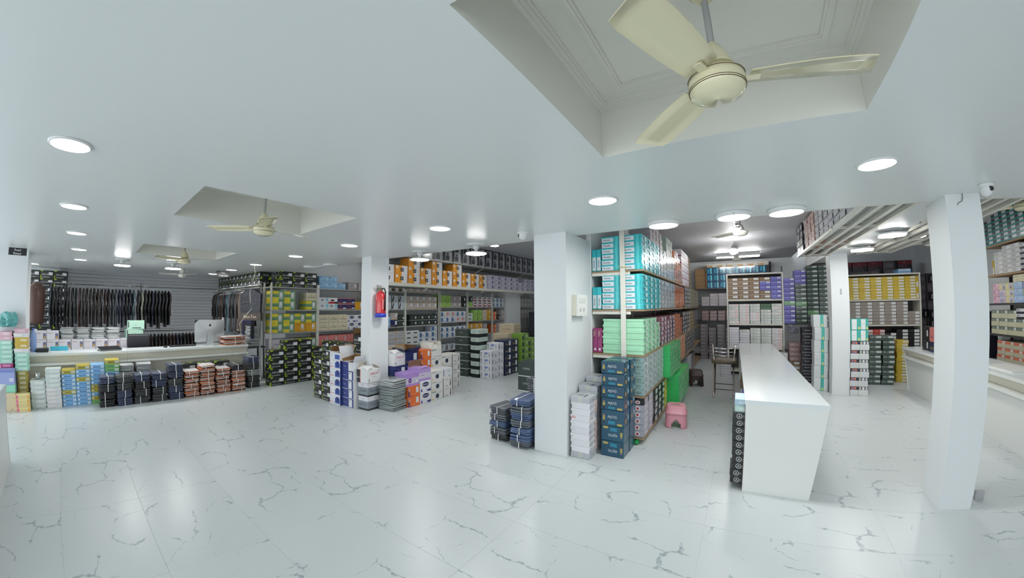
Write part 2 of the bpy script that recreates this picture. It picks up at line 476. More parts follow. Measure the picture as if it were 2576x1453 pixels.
ch = MB()
for k in range(7):
    ch.tube([(-0.0+0.004*math.cos(a), -0.15, -0.03-0.02*k+0.006*math.sin(a)) for a in [i*PI/3 for i in range(7)]], 0.0015, 4, caps=False)
ch.obj('chain', M_CHROME, cl)
M_OFF = mat('unlit_lens', (222, 222, 218), rough=0.4)
def off_lamp(x, y, label):
    t = empty('ceiling_light', (x, y, CZ), 0, label, 'light', 'unlit surface lamps')
    inst('rim', PANT[0], (0, 0, 0), 0, t)
    ln = MB(); ln.lathe([(0.0001, -0.0365), (0.126, -0.0365), (0.126, -0.03)], 32, smooth=False); ln.obj('lens', M_OFF, t)
off_lamp(-6.8, 3.30, 'unlit white round surface lamp above the black cartons by the shelf')
off_lamp(-6.15, 3.36, 'unlit white round surface lamp beside the extinguisher pillar')
bat = MB(); bat.tube([(-6.66, 3.31, CZ-0.018), (-6.29, 3.35, CZ-0.018)], 0.013, 8)
tag(bat.obj('cable_conduit', M_LAMPRIM), 'thin white conduit on the ceiling joining two unlit lamps', 'conduit')

def drop_lamp(x, y, z0, zl, label, group, leaf=False, r=0.13, lens=None):
    """lamp screwed into a ceiling socket: rose, holder, neck and a flat bright head"""
    t = empty('socket_lamp', (x, y, z0), 0, label, 'light', group)
    d = z0-zl
    a = MB(); a.lathe([(0.0, 0), (r*0.9, 0), (r*0.9, -0.008), (0.05, -0.012), (0.05, -0.012)], 24); a.obj('ceiling_rose', M_LAMPRIM, t)
    b = MB(); b.lathe([(0.038, -0.012), (0.040, -d*0.45), (0.022, -d*0.55), (0.022, -d+0.02)], 16); b.obj('lamp_holder', M_LAMPRIM, t)
    c = MB(); e = MB()
    if leaf:
        for m_, k0, z0_, z1_ in ((c, 1.25, -d, -d+0.02), (e, 1.2, -d-0.012, -d-0.0005)):
            m_.prism([(r*k0*math.cos(q), r*k0*math.sin(q)) for q in (i*PI/3+0.3 for i in range(6))], z0_, z1_, 'z')
    else:
        c.lathe([(r, -d), (r*0.96, -d+0.012), (r*0.6, -d+0.02), (0.03, -d+0.025)], 28)
        e.lathe([(0.0001, -d-0.012), (r*0.9, -d-0.010), (r*0.97, -d-0.001)], 28)
    c.obj('lamp_head', M_LAMPRIM, t); e.obj('lens', lens or (M_LENSE if leaf else M_LENS2), t)
drop_lamp(-8.3, 0.485, CZ, 2.215, 'flat disc lamp in a ceiling socket over the coats, farther from the small fan', 'disc lamps over the coats')
drop_lamp(-8.25, 1.285, CZ, 2.215, 'flat disc lamp in a ceiling socket over the coats, next to the small fan', 'disc lamps over the coats')
drop_lamp(-3.76, 3.36, CZ, 2.205, 'flat disc lamp hanging in front of the orange cartons next to the extinguisher pillar', 'disc lamps before the loft', lens=M_LENSE)
drop_lamp(-2.76, 3.38, CZ, 2.205, 'flat disc lamp hanging in front of the black and white cartons', 'disc lamps before the loft', lens=M_LENSE)
drop_lamp(1.86, 6.6, 2.40, 2.335, 'six-sided bright lamp under the white beam, nearer the aisle pillar', 'six-sided lamps under the beam', True, 0.14)
drop_lamp(1.86, 5.36, 2.40, 2.345, 'six-sided bright lamp under the white beam, nearer the camera', 'six-sided lamps under the beam', True, 0.14)
drop_lamp(3.15, 7.8, 3.25, 2.66, 'small round lamp hanging among the dark stacked cartons', None, False, 0.11)
# unseen lamps added to brighten the shelves of the storage room
for _k, (_x, _y) in enumerate(((-6.3, 5.6), (-6.3, 8.6), (-3.6, 6.2), (-5.0, 11.6))):
    drop_lamp(_x, _y, 3.62, 3.40, 'added unseen lamp under the high storage ceiling, %s from the main ceiling edge' % ORD[_k], 'added storage room lamps', lens=M_LENS3)
drop_lamp(3.3, 5.3, 3.25, 3.05, 'round lamp under the high ceiling above the long counter', None, lens=M_LENSE)

def bulb(x, y, z0, zl, r, label):
    t = empty('hanging_bulb', (x, y, z0), 0, label, 'bulb', 'bulbs hanging in the aisle')
    a = MB(); a.tube([(0, 0, 0), (0, 0, zl-z0+0.12)], 0.004, 6); a.obj('flex', M_LAMPRIM, t)
    b = MB(); b.lathe([(0.02, zl-z0+0.13), (0.03, zl-z0+0.11), (0.05, zl-z0+0.06), (0.045, zl-z0+0.05)], 16); b.obj('lamp_holder', M_STEEL, t)
    c = MB(); c.lathe([(0.0001, zl-z0-r*0.75), (r*0.6, zl-z0-r*0.65), (r, zl-z0-r*0.2), (r, zl-z0+r*0.35), (r*0.5, zl-z0+r*0.9), (0.03, zl-z0+r)], 20); c.obj('globe', M_LENS2, t)
bulb(0.04, 8.0, 2.90, 2.61, 0.07, 'bright globe bulb hanging in the aisle nearer the tube lights')
bulb(0.085, 5.6, 2.90, 2.56, 0.05, 'bright bulb hanging beside the aisle ceiling fan')
for k, (xa, xb, nm) in enumerate(((-0.37, 0.08, 'nearer the turquoise side'), (0.17, 0.66, 'nearer the loft rack'))):
    t = empty('tube_light', ((xa+xb)/2, 10.3, 2.90), 0, 'fluorescent tube batten at the far end of the aisle, ' + nm, 'light', 'tube lights at the aisle end')
    h = (xb-xa)/2
    a = MB(); a.box(-h, -0.02, -0.10, h, 0.03, 0); a.obj('batten', M_LAMPRIM, t)
    b = MB(); b.tube([(-h+0.01, -0.0, -0.125), (h-0.01, 0, -0.125)], 0.014, 10); b.obj('tube', M_LENS2, t)

# ================================================================ CEILING FANS
def fan(x, y, ztop, zm, R, a0, label, m=M_FAN, rm=0.085, canopy=True, group=None):
    t = empty('ceiling_fan', (x, y, ztop), 0, label, 'fan', group)
    d = zm-ztop
    a = MB(); a.tube([(0, 0, -0.005), (0, 0, d+0.06)], 0.0115, 10); a.obj('rod', M_STEEL, t)
    c = MB(); c.lathe([(0.012, 0.0), (0.055, -0.0), (0.05, -0.03), (0.02, -0.07)], 20); c.obj('canopy', m, t)
    if canopy:
        c = MB(); c.lathe([(0.013, d+0.15), (0.022, d+0.14), (0.045, d+0.10), (0.058, d+0.062), (0.060, d+0.055)], 24); c.obj('lower_cup', m, t)
    b = MB()
    b.lathe([(0.0001, d-0.045), (rm*0.55, d-0.043), (rm*0.9, d-0.030), (rm*0.985, d-0.012), (rm, d+0.008), (rm*0.98, d+0.028), (rm*0.55, d+0.040), (rm*0.5, d+0.055), (0.02, d+0.06)], 40)
    mo = b.obj('motor', m, t)
    g = MB()
    for zz, rr in ((d-0.016, rm*0.985), (d-0.010, rm*0.995), (d+0.022, rm*0.995)):
        g.lathe([(rr, zz), (rr+0.0012, zz+0.001), (rr, zz+0.002)], 40)
    g.obj('trim_line', mat('fan_gold_line', (120, 100, 70), rough=0.3, metal=0.4), mo)
    for k in range(3):
        an = a0+k*2*PI/3
        bl = MB(); n = 9; secs = []
        for i in range(n):
            s = i/(n-1); r0 = rm*1.12+(R-rm*1.12)*s
            wd = 0.050+0.014*math.sin(PI*min(1, s*1.6)*0.5)
            if i == n-1: wd *= 0.9
            tw = math.radians(12-5*s)
            secs.append([(r0+(0.012 if i == n-1 else 0)*q, q*wd*math.cos(tw), d+0.018+q*wd*math.sin(tw)+zz) for q in (-1, -0.33, 0.33, 1) for zz in (0.0,)])
        base = len(bl.v)
        for sgn in (0.002, -0.002):
            for sct in secs:
                for p in sct: bl.v.append((p[0], p[1], p[2]+sgn))
        NN = n*4
        for i in range(n-1):
            for j in range(3):
                q = base+i*4+j
                bl.f.append((q, q+4, q+5, q+1)); bl.m.append(0); bl.sm.append(True)
                q2 = q+NN
                bl.f.append((q2, q2+1, q2+5, q2+4)); bl.m.append(0); bl.sm.append(True)
        for i in range(n-1):
            for j in (0, 3):
                q = base+i*4+j; bl.f.append((q, q+4, q+4+NN, q+NN)); bl.m.append(0); bl.sm.append(False)
        for j in range(3):
            for i in (0, n-1):
                q = base+i*4+j; bl.f.append((q, q+1, q+1+NN, q+NN)); bl.m.append(0); bl.sm.append(False)
        bo = bl.obj('blade', m, t, rz=an)
        ir = MB(); ir.box(rm*0.7, -0.014, d+0.012, rm*1.5, 0.014, d+0.016); ir.obj('blade_iron', m, t, rz=an)
    return t
fan(0.0, 1.148, 2.60, 2.215, 0.46, math.radians(9), 'large cream ceiling fan in the nearest square recess')
fan(-3.30, 1.157, 2.60, 2.19, 0.46, math.radians(-15), 'cream ceiling fan in the second square recess')
fan(-6.52, 1.157, 2.60, 2.195, 0.46, math.radians(60), 'cream ceiling fan in the third, shallow looking recess')
fan(-9.3, 1.62, CZ, 2.17, 0.40, 0.4, 'small white fan hanging low in front of the roller shutter', M_FANW, 0.075)
fan(0.14, 6.0, 2.90, 2.62, 0.50, math.radians(20), 'white ceiling fan nearest in the box aisle', M_FANW, 0.10, group='aisle fans')
fan(0.10, 9.4, 2.90, 2.62, 0.50, math.radians(70), 'white ceiling fan far down the box aisle', M_FANW, 0.10, group='aisle fans')
fan(2.95, 6.9, 3.25, 2.42, 0.5, 0.3, 'white ceiling fan hanging before the dark maroon cartons', M_FANW, 0.10)
fan(3.10, 4.70, 3.25, 2.48, 0.5, 2.4, 'cream ceiling fan above the long counter by the teal boxes', M_FAN, 0.10)

# ================================================================ COUNTERS
def counter(name, label, loc, rz, length, depth=0.62, offs=0.12, ledge=True, open_back=False, top_m=M_LAMTOP, body=M_LAM, zt=0.772, group=None):
    """local x runs along the counter, front (leaning) side faces -y, origin at the top front edge above the floor"""
    t = empty(name, loc, rz, label, 'counter', group)
    L = length; D = depth
    a = MB(); a.box(0, 0, zt-0.036, L, D, zt); a.obj('top', [top_m], t)
    e = MB(); e.box(0, -0.004, zt-0.036, L, -0.0005, zt-0.002); e.obj('top_edging', M_LAM, t)
    if ledge:
        b = MB(); b.prism([(0.03, zt-0.036), (0.05, zt-0.036), (0.105, zt-0.150), (0.085, zt-0.150)], 0.02, L-0.02, 'x'); b.obj('fascia', M_CREAM, t)
        c = MB(); c.box(0, 0.004, zt-0.188, L, 0.13, zt-0.150); c.obj('ledge', M_LAM, t)
        f = MB(); f.prism([(0.06, zt-0.188), (0.08, zt-0.188), (offs+0.02, 0), (offs, 0)], 0.02, L-0.02, 'x'); f.obj('front_panel', body, t)
        poly = [(0.012, zt-0.036), (0.085, zt-0.150), (0.012, zt-0.168), (0.055, zt-0.188), (offs-0.01, 0), (D-0.01, 0), (D-0.01, zt-0.036)]
    else:
        f = MB(); f.prism([(0.006, zt-0.036), (0.026, zt-0.036), (offs+0.02, 0), (offs, 0)], 0.02, L-0.02, 'x'); f.obj('front_panel', body, t)
        poly = [(0.003, zt-0.036), (offs-0.003, 0), (D-0.006, 0), (D-0.006, zt-0.036)]
    for x0 in (0, L-0.02):
        g = MB(); g.prism(poly, x0, x0+0.02, 'x'); g.obj('end_panel', body, t)
    if open_back:
        for z, xs_ in ((0.045, 0.02), (0.41, 0.43)):
            s = MB(); s.box(xs_, offs*0.9+0.02, z-0.02, L-0.02, D-0.02, z); s.obj('inner_shelf', body, t)
        p = MB(); p.box(0.0, D-0.006, 0, 0.02, D-0.002, zt-0.036); p.obj('edge_band', mat('laminate_edge', (120, 108, 98), rough=0.5), t)
    else:
        g = MB(); g.box(0.02, D-0.03, 0, L-0.02, D-0.012, zt-0.036); g.obj('back_panel', body, t)
    return t
counter('display_counter', 'long white counter with leaning side standing out into the aisle, near half', (0.697, 3.318, 0), PI/2, 2.95, depth=0.612, offs=0.107, ledge=False, open_back=True)
counter('display_counter', 'white counter continuing the aisle counter, far half by the white rack', (0.697, 6.272, 0), PI/2, 2.0, depth=0.612, offs=0.107, ledge=False, open_back=True)
counter('cash_counter', 'cream fronted white counter behind the dark bundles, half without the computer', (-8.13, -0.93, 0), PI/2, 1.515, depth=0.55, top_m=M_LAMTOP, body=M_CREAM)
counter('cash_counter', 'cream fronted white counter carrying the silver computer', (-8.13, 0.588, 0), PI/2, 2.035, depth=0.55, top_m=M_LAMTOP, body=M_CREAM)
counter('shop_counter', 'white counter with ledge behind the tall near pillar, far half', (2.87, 8.06, 0), -PI/2, 2.4, offs=0.13)
counter('shop_counter', 'white counter with ledge running out of the picture, near half', (2.87, 5.655, 0), -PI/2, 2.6, offs=0.13)
counter('shop_counter', 'white counter end poking in at the picture edge beside pastel boxes', (-2.5, -0.82, 0), PI, 2.66, offs=0.06, ledge=False)
bd = MB(); bd.box(3.02, 4.92, 0.7725, 3.36, 5.62, 0.786)
tag(bd.obj('loose_board', M_LAM), 'loose white board lying on the long counter', 'board')

# ================================================================ SHELVING
def wall_shelf(y0, y1, zs, label, xf=-8.24, depth=0.44, top=2.06, group='steel wall shelves', last=False, board_m=M_STEEL):
    t = empty('storage_shelf', (xf, y0, 0), 0, label, 'shelf', group)
    L = y1-y0
    for z in zs:
        b = MB(); b.box(-depth, 0.012, z-0.024, 0, L-0.012, z-0.001); b.obj('shelf_board', board_m, t)
    for yy in (0.001, L-0.031):
        for xx in (-0.034, -depth+0.002):
            p = MB(); p.box(xx, yy, 0, xx+0.032, yy+0.003, top); p.box(xx+0.029, yy, 0, xx+0.032, yy+0.03, top); p.obj('post', M_STEELW, t)
    return t
WZ = (0.12, 0.41, 0.97, 1.47, 1.975)
wall_shelf(3.10, 4.18, (0.10, 0.41, 0.97, 1.47, 1.975), 'steel wall shelf with yellow and green cartons beside the coats')
wall_shelf(4.18, 5.55, (0.10, 0.41, 0.97, 1.47, 1.975), 'steel wall shelf with pale blue, navy and salmon cartons')
wall_shelf(5.55, 6.83, (0.10, 0.41, 0.97, 1.47, 1.975), 'steel wall shelf just visible right of the extinguisher pillar')
wall_shelf(6.83, 8.22, (0.10, 0.41, 0.97, 1.47, 1.975), 'steel wall shelf with dark green and beige cartons under the loft')
wall_shelf(8.26, 9.62, (0.10, 0.52, 1.03, 1.53), 'steel wall shelf with light green cartons under the loft')
wall_shelf(9.64, 11.10, (0.10, 0.52, 1.03, 1.53), 'steel wall shelf with red and white cartons under the loft')
wall_shelf(11.12, 11.95, (0.10, 0.52, 1.03, 1.53), 'narrow steel wall shelf beside the white storage column')
wall_shelf(13.15, 14.5, (0.10, 0.52, 1.03, 1.53), 'farthest steel wall shelf beyond the white storage column')
lf = empty('loft_shelf', (-7.75, 5.56, 2.2), 0, 'long white loft shelf carrying orange and white cartons', 'shelf')
b = MB(); b.box(-0.93, 0, -0.085, 0, 9.0, -0.001); b.obj('deck', M_STEELW, lf)
lf2 = empty('loft_shelf', (-7.75, 5.56, 2.98), 0, 'upper loft shelf carrying black and white cartons', 'shelf')
b = MB(); b.box(-0.93, 0, -0.05, 0, 9.0, -0.001); b.obj('deck', M_STEEL, lf2)
for yy in (1.6, 4.4, 7.2):
    b = MB(); b.prism([(-0.06, -0.05), (-0.02, -0.05), (-0.90, -0.42), (-0.93, -0.42), (-0.93, -0.39)], yy, yy+0.03, 'y'); b.obj('bracket', M_STEELW, lf2)
    b = MB(); b.prism([(-0.06, -0.085), (-0.3, -0.085), (-0.45, -0.16), (-0.47, -0.16), (-0.47, -0.085)], yy+0.4, yy+0.43, 'y'); b.obj('bracket', M_STEELW, lf)
# top shelf along the short wall beside the coats
cs = empty('corner_shelf', (-12.03, 3.02, 1.975), 0, 'high shelf of black cartons above the second coat rail', 'shelf')
b = MB(); b.box(0, 0, -0.024, 3.32, 0.58, -0.001); b.obj('shelf_board', M_STEEL, cs)
for xx in (0.4, 1.7, 3.0):
    b = MB(); b.prism([(0.55, -0.024), (0.58, -0.024), (0.58, -0.28), (0.1, -0.03), (0.1, -0.024)], xx, xx+0.02, 'x'); b.obj('bracket', M_STEEL, cs)

# aisle shelf, boards by level with the white end post
AZ = (0.08, 0.545, 1.0, 1.507, 1.955)
ar = empty('aisle_shelf', (-1.49, 3.99, 0), 0, 'tall plywood and white aisle shelf packed with coloured boxes', 'shelf')
for z in AZ:
    b = MB(); b.box(0.0, 0, z-0.020, 0.60, 7.4, z-0.001); b.obj('shelf_board', M_PLY, ar)
    b = MB(); b.box(0.0, 0.006, z-0.055, 0.45, 0.03, z-0.0205); b.obj('shelf_bearer', M_STEELW, ar)
for yy in (-0.02, 1.8, 3.6, 5.4, 7.2):
    b = MB(); b.box(*((0.345, yy, 0, 0.40, yy+0.018, 2.42) if yy < 0 else (0.0, yy, 0, 0.03, yy+0.03, 2.88))); b.obj('post', M_STEELW, ar)
b = MB(); b.tube([(0.528, -0.03, 0.035), (0.528, 0.10, 0.035)], 0.022, 12)
b.obj('foot', mat('green_plastic', (40, 180, 90), rough=0.35), ar)
b = MB(); b.tube([(0.33, -0.03, 1.985), (0.38, -0.035, 1.99), (0.41, -0.03, 1.985), (0.43, -0.02, 1.95), (0.425, -0.02, 1.915)], 0.004, 6)
b.obj('tie_wire', mat('yellow_wire', (200, 186, 110), rough=0.5), ar)

def frame_rack(name, label, x0, x1, y, depth, zs, top, m=M_STEELW):
    t = empty(name, (x0, y, 0), 0, label, 'rack')
    W = x1-x0
    for z in zs:
        b = MB(); b.box(0.02, 0, z-0.03, W-0.02, depth, z-0.001); b.obj('shelf_board', m, t)
    for xx in (0, W-0.028):
        b = MB(); b.box(xx, 0, 0, xx+0.028, depth, top); b.obj('side_panel', m, t)
    b = MB(); b.box(0, 0, top, W, depth, top+0.03); b.obj('top_board', m, t)
    b = MB(); b.box(0.02, depth-0.012, 0.0, W-0.02, depth, top); b.obj('back_panel', M_DARKB, t)
    return t
frame_rack('white_rack', 'white framed rack of brown and violet boxes behind the aisle counter', -0.132, 1.012, 9.0, 0.40, (0.10, 0.60, 1.13, 1.665), 2.215)
frame_rack('white_rack', 'white framed rack of yellow boxes beyond the aisle pillar', 2.05, 3.712, 9.3, 0.40, (0.10, 0.60, 1.10, 1.615), 2.115)
fr = empty('deep_shelf', (1.02, 9.0, 0), 0, 'dark shelf stacked with violet and green boxes beside the white rack', 'shelf')
for z in (0.10, 0.56, 1.14):
    b = MB(); b.box(0, 0, z-0.03, 1.0, 0.42, z-0.001); b.obj('shelf_board', M_DARKB, fr)
for xx in (0.0, 0.97):
    b = MB(); b.box(xx, 0.39, 0, xx+0.03, 0.42, 2.4); b.obj('post', M_DARKB, fr)
br = empty('end_shelf', (-1.45, 11.55, 0), 0, 'dark wall shelf at the far end of the aisle', 'shelf')
for z in (0.06, 1.10, 1.53, 2.04):
    b = MB(); b.box(0, 0, z-0.03, 2.5, 0.55, z-0.001); b.obj('shelf_board', M_DARKB, br)
for xx in (0.0, 2.46):
    b = MB(); b.box(xx, 0.50, 0, xx+0.04, 0.55, 2.8); b.obj('post', M_DARKB, br)
rs = empty('side_shelf', (4.2, 7.75, 0), 0, 'wall shelf of teal, cream and coral boxes behind the long counter', 'shelf')
for z in (0.06, 0.60, 1.014, 1.49, 1.94, 2.41):
    b = MB(); b.box(0, -2.6, z-0.028, 0.53, 0, z-0.001); b.obj('shelf_board', M_PLY if z > 1.6 else M_DARKB, rs)
for yy in (-0.03, -1.3, -2.58):
    b = MB(); b.box(0.48, yy, 0, 0.53, yy+0.03, 2.9); b.obj('post', M_DARKB, rs)
for k, (xa, xb, nm) in enumerate(((1.10, 1.598, 'over the aisle counter'), (2.02, 2.60, 'behind the tall near pillar'))):
    t = empty('overhead_rack', (xa, 3.62, 2.40), 0, 'white slatted overhead rack loaded with boxes ' + nm, 'rack', None)
    W = xb-xa
    for j in range(4):
        x = 0.0+j*(W-0.05)/3
        b = MB(); b.box(x, 0, -0.02, x+0.05, 4.0, 0.0); b.box(x, 0, 0.0, x+0.006, 4.0, 0.018); b.obj('rail', M_STEELW, t)
    for yy in (0.0, 1.3, 2.6, 3.96):
        b = MB(); b.box(0, yy, -0.012, W, yy+0.03, 0.014); b.obj('cross_bar', M_STEELW, t)

# ================================================================ BOX KINDS
WHT = (236, 237, 238); BLK = (30, 31, 34); GRY = (176, 178, 184); LIME = (170, 206, 40); NAVY = (36, 48, 96)
def label_sticker(face='F', u0=.62, v0=.3, u1=.9, v1=.75, c=(222, 224, 226)): return (face, u0, v0, u1, v1, c)
DOTS = [('F', .14+.1*i, .10, .18+.1*i, .20, (225, 228, 225)) for i in range(6)]
T_OUG = btype('black_carton', .278, .25, .172, (40, 43, 43), [label_sticker('F', .62, .42, .92, .78)]+DOTS+[('T', .1, .1, .35, .3, LIME), ('T', .6, .5, .85, .7, LIME)],
    [('F', .36, .50, .035, 'OU-G', WHT), ('L', .45, .55, .035, 'OU-G', WHT), ('R', .5, .55, .035, 'OU-G', WHT)],
    tris=[('F', [(0, 0), (.07, .12), (.05, .5), (0, .35)], LIME), ('F', [(.02, .84), (.22, .9), (.15, 1), (.02, 1)], LIME), ('L', [(.0, .0), (.2, .08), (.14, .42), (.02, .45)], LIME), ('L', [(.76, .0), (.98, .0), (.96, .55)], LIME),
          ('L', [(.5, .82), (.75, .88), (.66, .98), (.5, .97)], LIME), ('R', [(.0, .0), (.22, .1), (.12, .45)], LIME), ('R', [(.7, 0), (.97, 0), (.95, .5)], LIME)])
T_YG = btype('yellow_green_carton', .25, .34, .205, (120, 160, 118), [('F', .02, .68, .55, 1, (226, 210, 62)), ('F', .02, 0, .55, .32, (226, 210, 62)), label_sticker('F', .62, .2, .88, .85), ('L', .0, .66, 1, 1, (226, 210, 62)), ('L', 0, 0, 1, .33, (226, 210, 62)), ('F', .7, .28, .82, .34, BLK)],
    [('F', .28, .48, .026, 'Nature', (60, 100, 70)), ('F', .15, .12, .016, 'XL', (120, 110, 30))])
T_AMBER = btype('amber_carton', .25, .34, .205, (218, 160, 32), [label_sticker('F', .6, .25, .85, .82), ('F', .66, .34, .8, .40, BLK), ('L', 0, 0, 1, 1, (205, 200, 205))], [('F', .3, .82, .022, 'indie', (70, 50, 20))])
T_BEIGE = btype('beige_carton', .25, .30, .19, (214, 205, 178), [('F', 0, .0, 1, .02, (150, 140, 115))], [('F', .5, .42, .026, 'R.CORRER', (110, 95, 70)), ('F', .5, .62, .03, 'o', (110, 95, 70)), ('L', .5, .42, .024, 'R.CORRER', (110, 95, 70))])
T_SKY = btype('pale_blue_carton', .225, .30, .15, (150, 192, 224), [('F', .72, .4, .92, .8, (190, 214, 234)), ('F', .08, .72, .2, .86, NAVY)], [('F', .38, .24, .026, 'Touchme', (60, 100, 150))])
T_WBLU = btype('white_round_logo_carton', .235, .30, .145, (222, 226, 230), [('F', .72, .1, .95, .9, (120, 190, 210)), ('F', .76, .2, .9, .5, (210, 225, 232))], [('F', .33, .62, .06, 'O', (40, 50, 90)), ('F', .33, .62, .022, 'oxo', (40, 50, 90))])
T_WRED = btype('white_red_carton', .235, .30, .145, (228, 228, 228), [('F', 0, 0, .7, .32, (180, 30, 50)), ('F', .7, 0, 1, .32, BLK), ('F', .25, .42, .62, .7, (60, 40, 45))])
T_NVOR = btype('navy_orange_carton', .24, .30, .145, (46, 46, 96), [('F', 0, .86, 1, .95, (222, 140, 120)), ('F', 0, .08, .6, .2, (226, 130, 90)), ('F', .62, .1, .95, .35, (205, 208, 215))], [('F', .35, .55, .03, 'Chip', (190, 120, 130))])
T_OVAL = btype('white_oval_logo_carton', .235, .26, .18, (226, 226, 230), [('F', .6, .12, .9, .2, NAVY)], [('F', .5, .68, .022, 'BRIANO', WHT)], tris=[('F', [(.5+.3*math.cos(i*PI/8), .68+.2*math.sin(i*PI/8)) for i in range(16)], (40, 42, 92)), ('F', [(.05, .08), (.22, .08), (.14, .38)], (70, 60, 160)), ('F', [(.6, .02), (.95, .02), (.95, .3)], (60, 60, 130))])
T_SALM = btype('salmon_carton', .245, .30, .22, (206, 122, 118), [('F', .72, .35, .92, .85, (188, 160, 168)), ('F', .9, .92, 1, 1, (60, 50, 60)), ('F', 0, 0, 1, .02, (150, 80, 80))], [('F', .4, .35, .024, 'AirLox', (80, 40, 45)), ('F', .4, .62, .03, 'C', (225, 180, 180))])
T_LAVW = btype('white_print_carton', .25, .34, .205, (206, 202, 212), [('F', .75, .72, .98, .82, BLK), ('F', .05, .1, .2, .2, (200, 150, 60)), ('F', .0, .0, 1, .03, (120, 110, 120))], [('F', .45, .5, .03, 'Swaha', (90, 80, 110))])
T_BRNW = btype('brown_white_carton', .24, .30, .12, (206, 204, 202), [('F', .05, .1, .55, .85, (110, 92, 70)), ('F', .75, .2, .95, .85, (222, 224, 228))], [('F', .3, .4, .04, 'M', (40, 34, 30))])
T_TAUPE = btype('taupe_orange_carton', .245, .30, .195, (190, 182, 180), [('F', .62, .4, .9, .9, (220, 222, 222)), ('F', .35, 0, .8, .14, (216, 170, 80)), ('F', .02, .3, .08, .7, (150, 180, 120))], [('F', .32, .78, .024, 'Bindu', (160, 60, 60))])
T_TAUPS = btype('low_taupe_carton', .245, .30, .12, (190, 182, 180), [('F', .62, .3, .9, .9, (220, 222, 222)), ('F', .35, 0, .8, .14, (216, 170, 80))], [('F', .32, .68, .022, 'Bindu', (160, 60, 60))])
T_ZEBRA = btype('black_white_figure_carton', .244, .30, .195, (206, 210, 216), [('F', .0, .0, .1, 1, BLK), ('F', .15, .1, .32, .55, BLK), ('F', .22, .5, .4, .9, (70, 72, 80)), ('F', .6, .2, .9, .8, (185, 200, 214))], [])
T_LORAL = btype('dark_green_carton', .27, .30, .165, (48, 60, 56), [label_sticker('F', .72, .3, .9, .7), ('F', 0, 0, 1, .06, (206, 208, 206)), ('L', 0, 0, 1, .06, (206, 208, 206))], [('F', .3, .55, .016, 'LORAL', (180, 190, 186)), ('L', .5, .5, .016, 'LORAL', (180, 190, 186))])
T_LORALF = btype('dark_green_lidded_carton', .36, .30, .174, (62, 74, 70), [('F', 0, .0, 1, .07, (214, 216, 214)), ('R', 0, 0, 1, .07, (214, 216, 214))], [('F', .5, .58, .022, 'LORAL', (190, 200, 196)), ('R', .5, .58, .022, 'LORAL', (190, 200, 196))])
T_LORALB = btype('dark_green_lidded_carton', .42, .36, .27, (58, 72, 68), [('F', 0, .0, 1, .07, (214, 216, 214)), ('R', 0, 0, 1, .07, (214, 216, 214))], [('F', .42, .55, .034, 'LORAL', (205, 212, 208))])
T_ORA = btype('mint_black_carton', .222, .34, .174, (30, 34, 36), [], [('F', .5, .72, .022, 'ORA', (60, 70, 70)), ('R', .5, .72, .022, 'ORA', (60, 70, 70))], lid=.095, lidcol=(196, 212, 202))
KD = [('F', .10, .15, .14, .62, BLK), ('F', .09, .62, .15, .8, BLK), ('F', .42, .45, .5, .8, (60, 90, 180)), ('F', .54, .45, .58, .78, (60, 90, 180)), ('F', .60, .55, .68, .78, (60, 90, 180)), ('F', .82, .2, .86, .8, BLK),
      ('R', .18, .15, .26, .75, BLK), ('R', .6, .2, .85, .32, (90, 100, 140))]
T_KDC = btype('white_figure_carton', .30, .225, .150, (226, 227, 232), KD, [('F', .5, .2, .026, 'KID-C', (50, 60, 110)), ('R', .6, .5, .018, 'KID-C', (50, 60, 110))])
T_KDCR = btype('white_figure_carton', .232, .30, .163, (228, 227, 224), [('F', .04, .02, .1, .98, (70, 50, 50)), ('F', .8, .25, .86, .8, (60, 45, 45)), ('F', .77, .1, .84, .45, BLK), ('F', .16, .12, .5, .18, (200, 196, 190))], [('F', .45, .82, .022, 'K.D.C', (110, 80, 80)), ('F', .45, .18, .018, 'KID', (110, 70, 70))])
T_KDCT = btype('white_blue_figure_carton', .232, .30, .163, (226, 227, 230), [('F', .1, .2, .16, .65, (60, 80, 140)), ('F', .09, .65, .17, .85, (60, 80, 140)), ('F', .5, .6, .8, .8, (200, 205, 215))], [('F', .7, .2, .016, 'KID-C', (60, 70, 110))])
T_SHADX = btype('white_disc_logo_carton', .250, .30, .163, (228, 227, 222), [('F', .02, .0, .2, .25, (225, 205, 170)), ('F', .6, .6, .9, .8, (205, 208, 212))], [('F', .22, .82, .020, 'SHADEX', (50, 60, 80))], tris=[('F', [(.52+.16*math.cos(i*PI/8), .38+.24*math.sin(i*PI/8)) for i in range(16)], (52, 62, 86))])
T_ORNG = btype('orange_portrait_carton', .238, .30, .160, (226, 112, 52), [label_sticker('F', .68, .3, .9, .85), ('F', 0, 0, .16, .7, (90, 60, 90)), ('F', .05, .5, .2, .8, (200, 150, 130)), ('F', 0, 0, .3, .1, (140, 80, 140))], [('F', .5, .2, .018, 'Security', (240, 200, 170))])
T_LILAC = btype('lilac_carton', .255, .28, .195, (204, 196, 214), [('F', 0, .66, 1, 1, (176, 140, 210)), ('F', 0, 0, 1, .18, (176, 140, 210)), ('L', 0, .66, 1, 1, (176, 140, 210)), ('L', 0, 0, 1, .18, (176, 140, 210)), label_sticker('F', .75, .25, .92, .45), ('T', 0, 0, 1, 1, (180, 148, 214))],
    [('F', .3, .46, .022, 'Chip', WHT), ('L', .5, .46, .022, 'Chip', WHT)], tris=[('F', [(.3+.13*math.cos(i*PI/8), .46+.2*math.sin(i*PI/8)) for i in range(16)], (124, 70, 160)), ('L', [(.5+.13*math.cos(i*PI/8), .46+.2*math.sin(i*PI/8)) for i in range(16)], (124, 70, 160))])
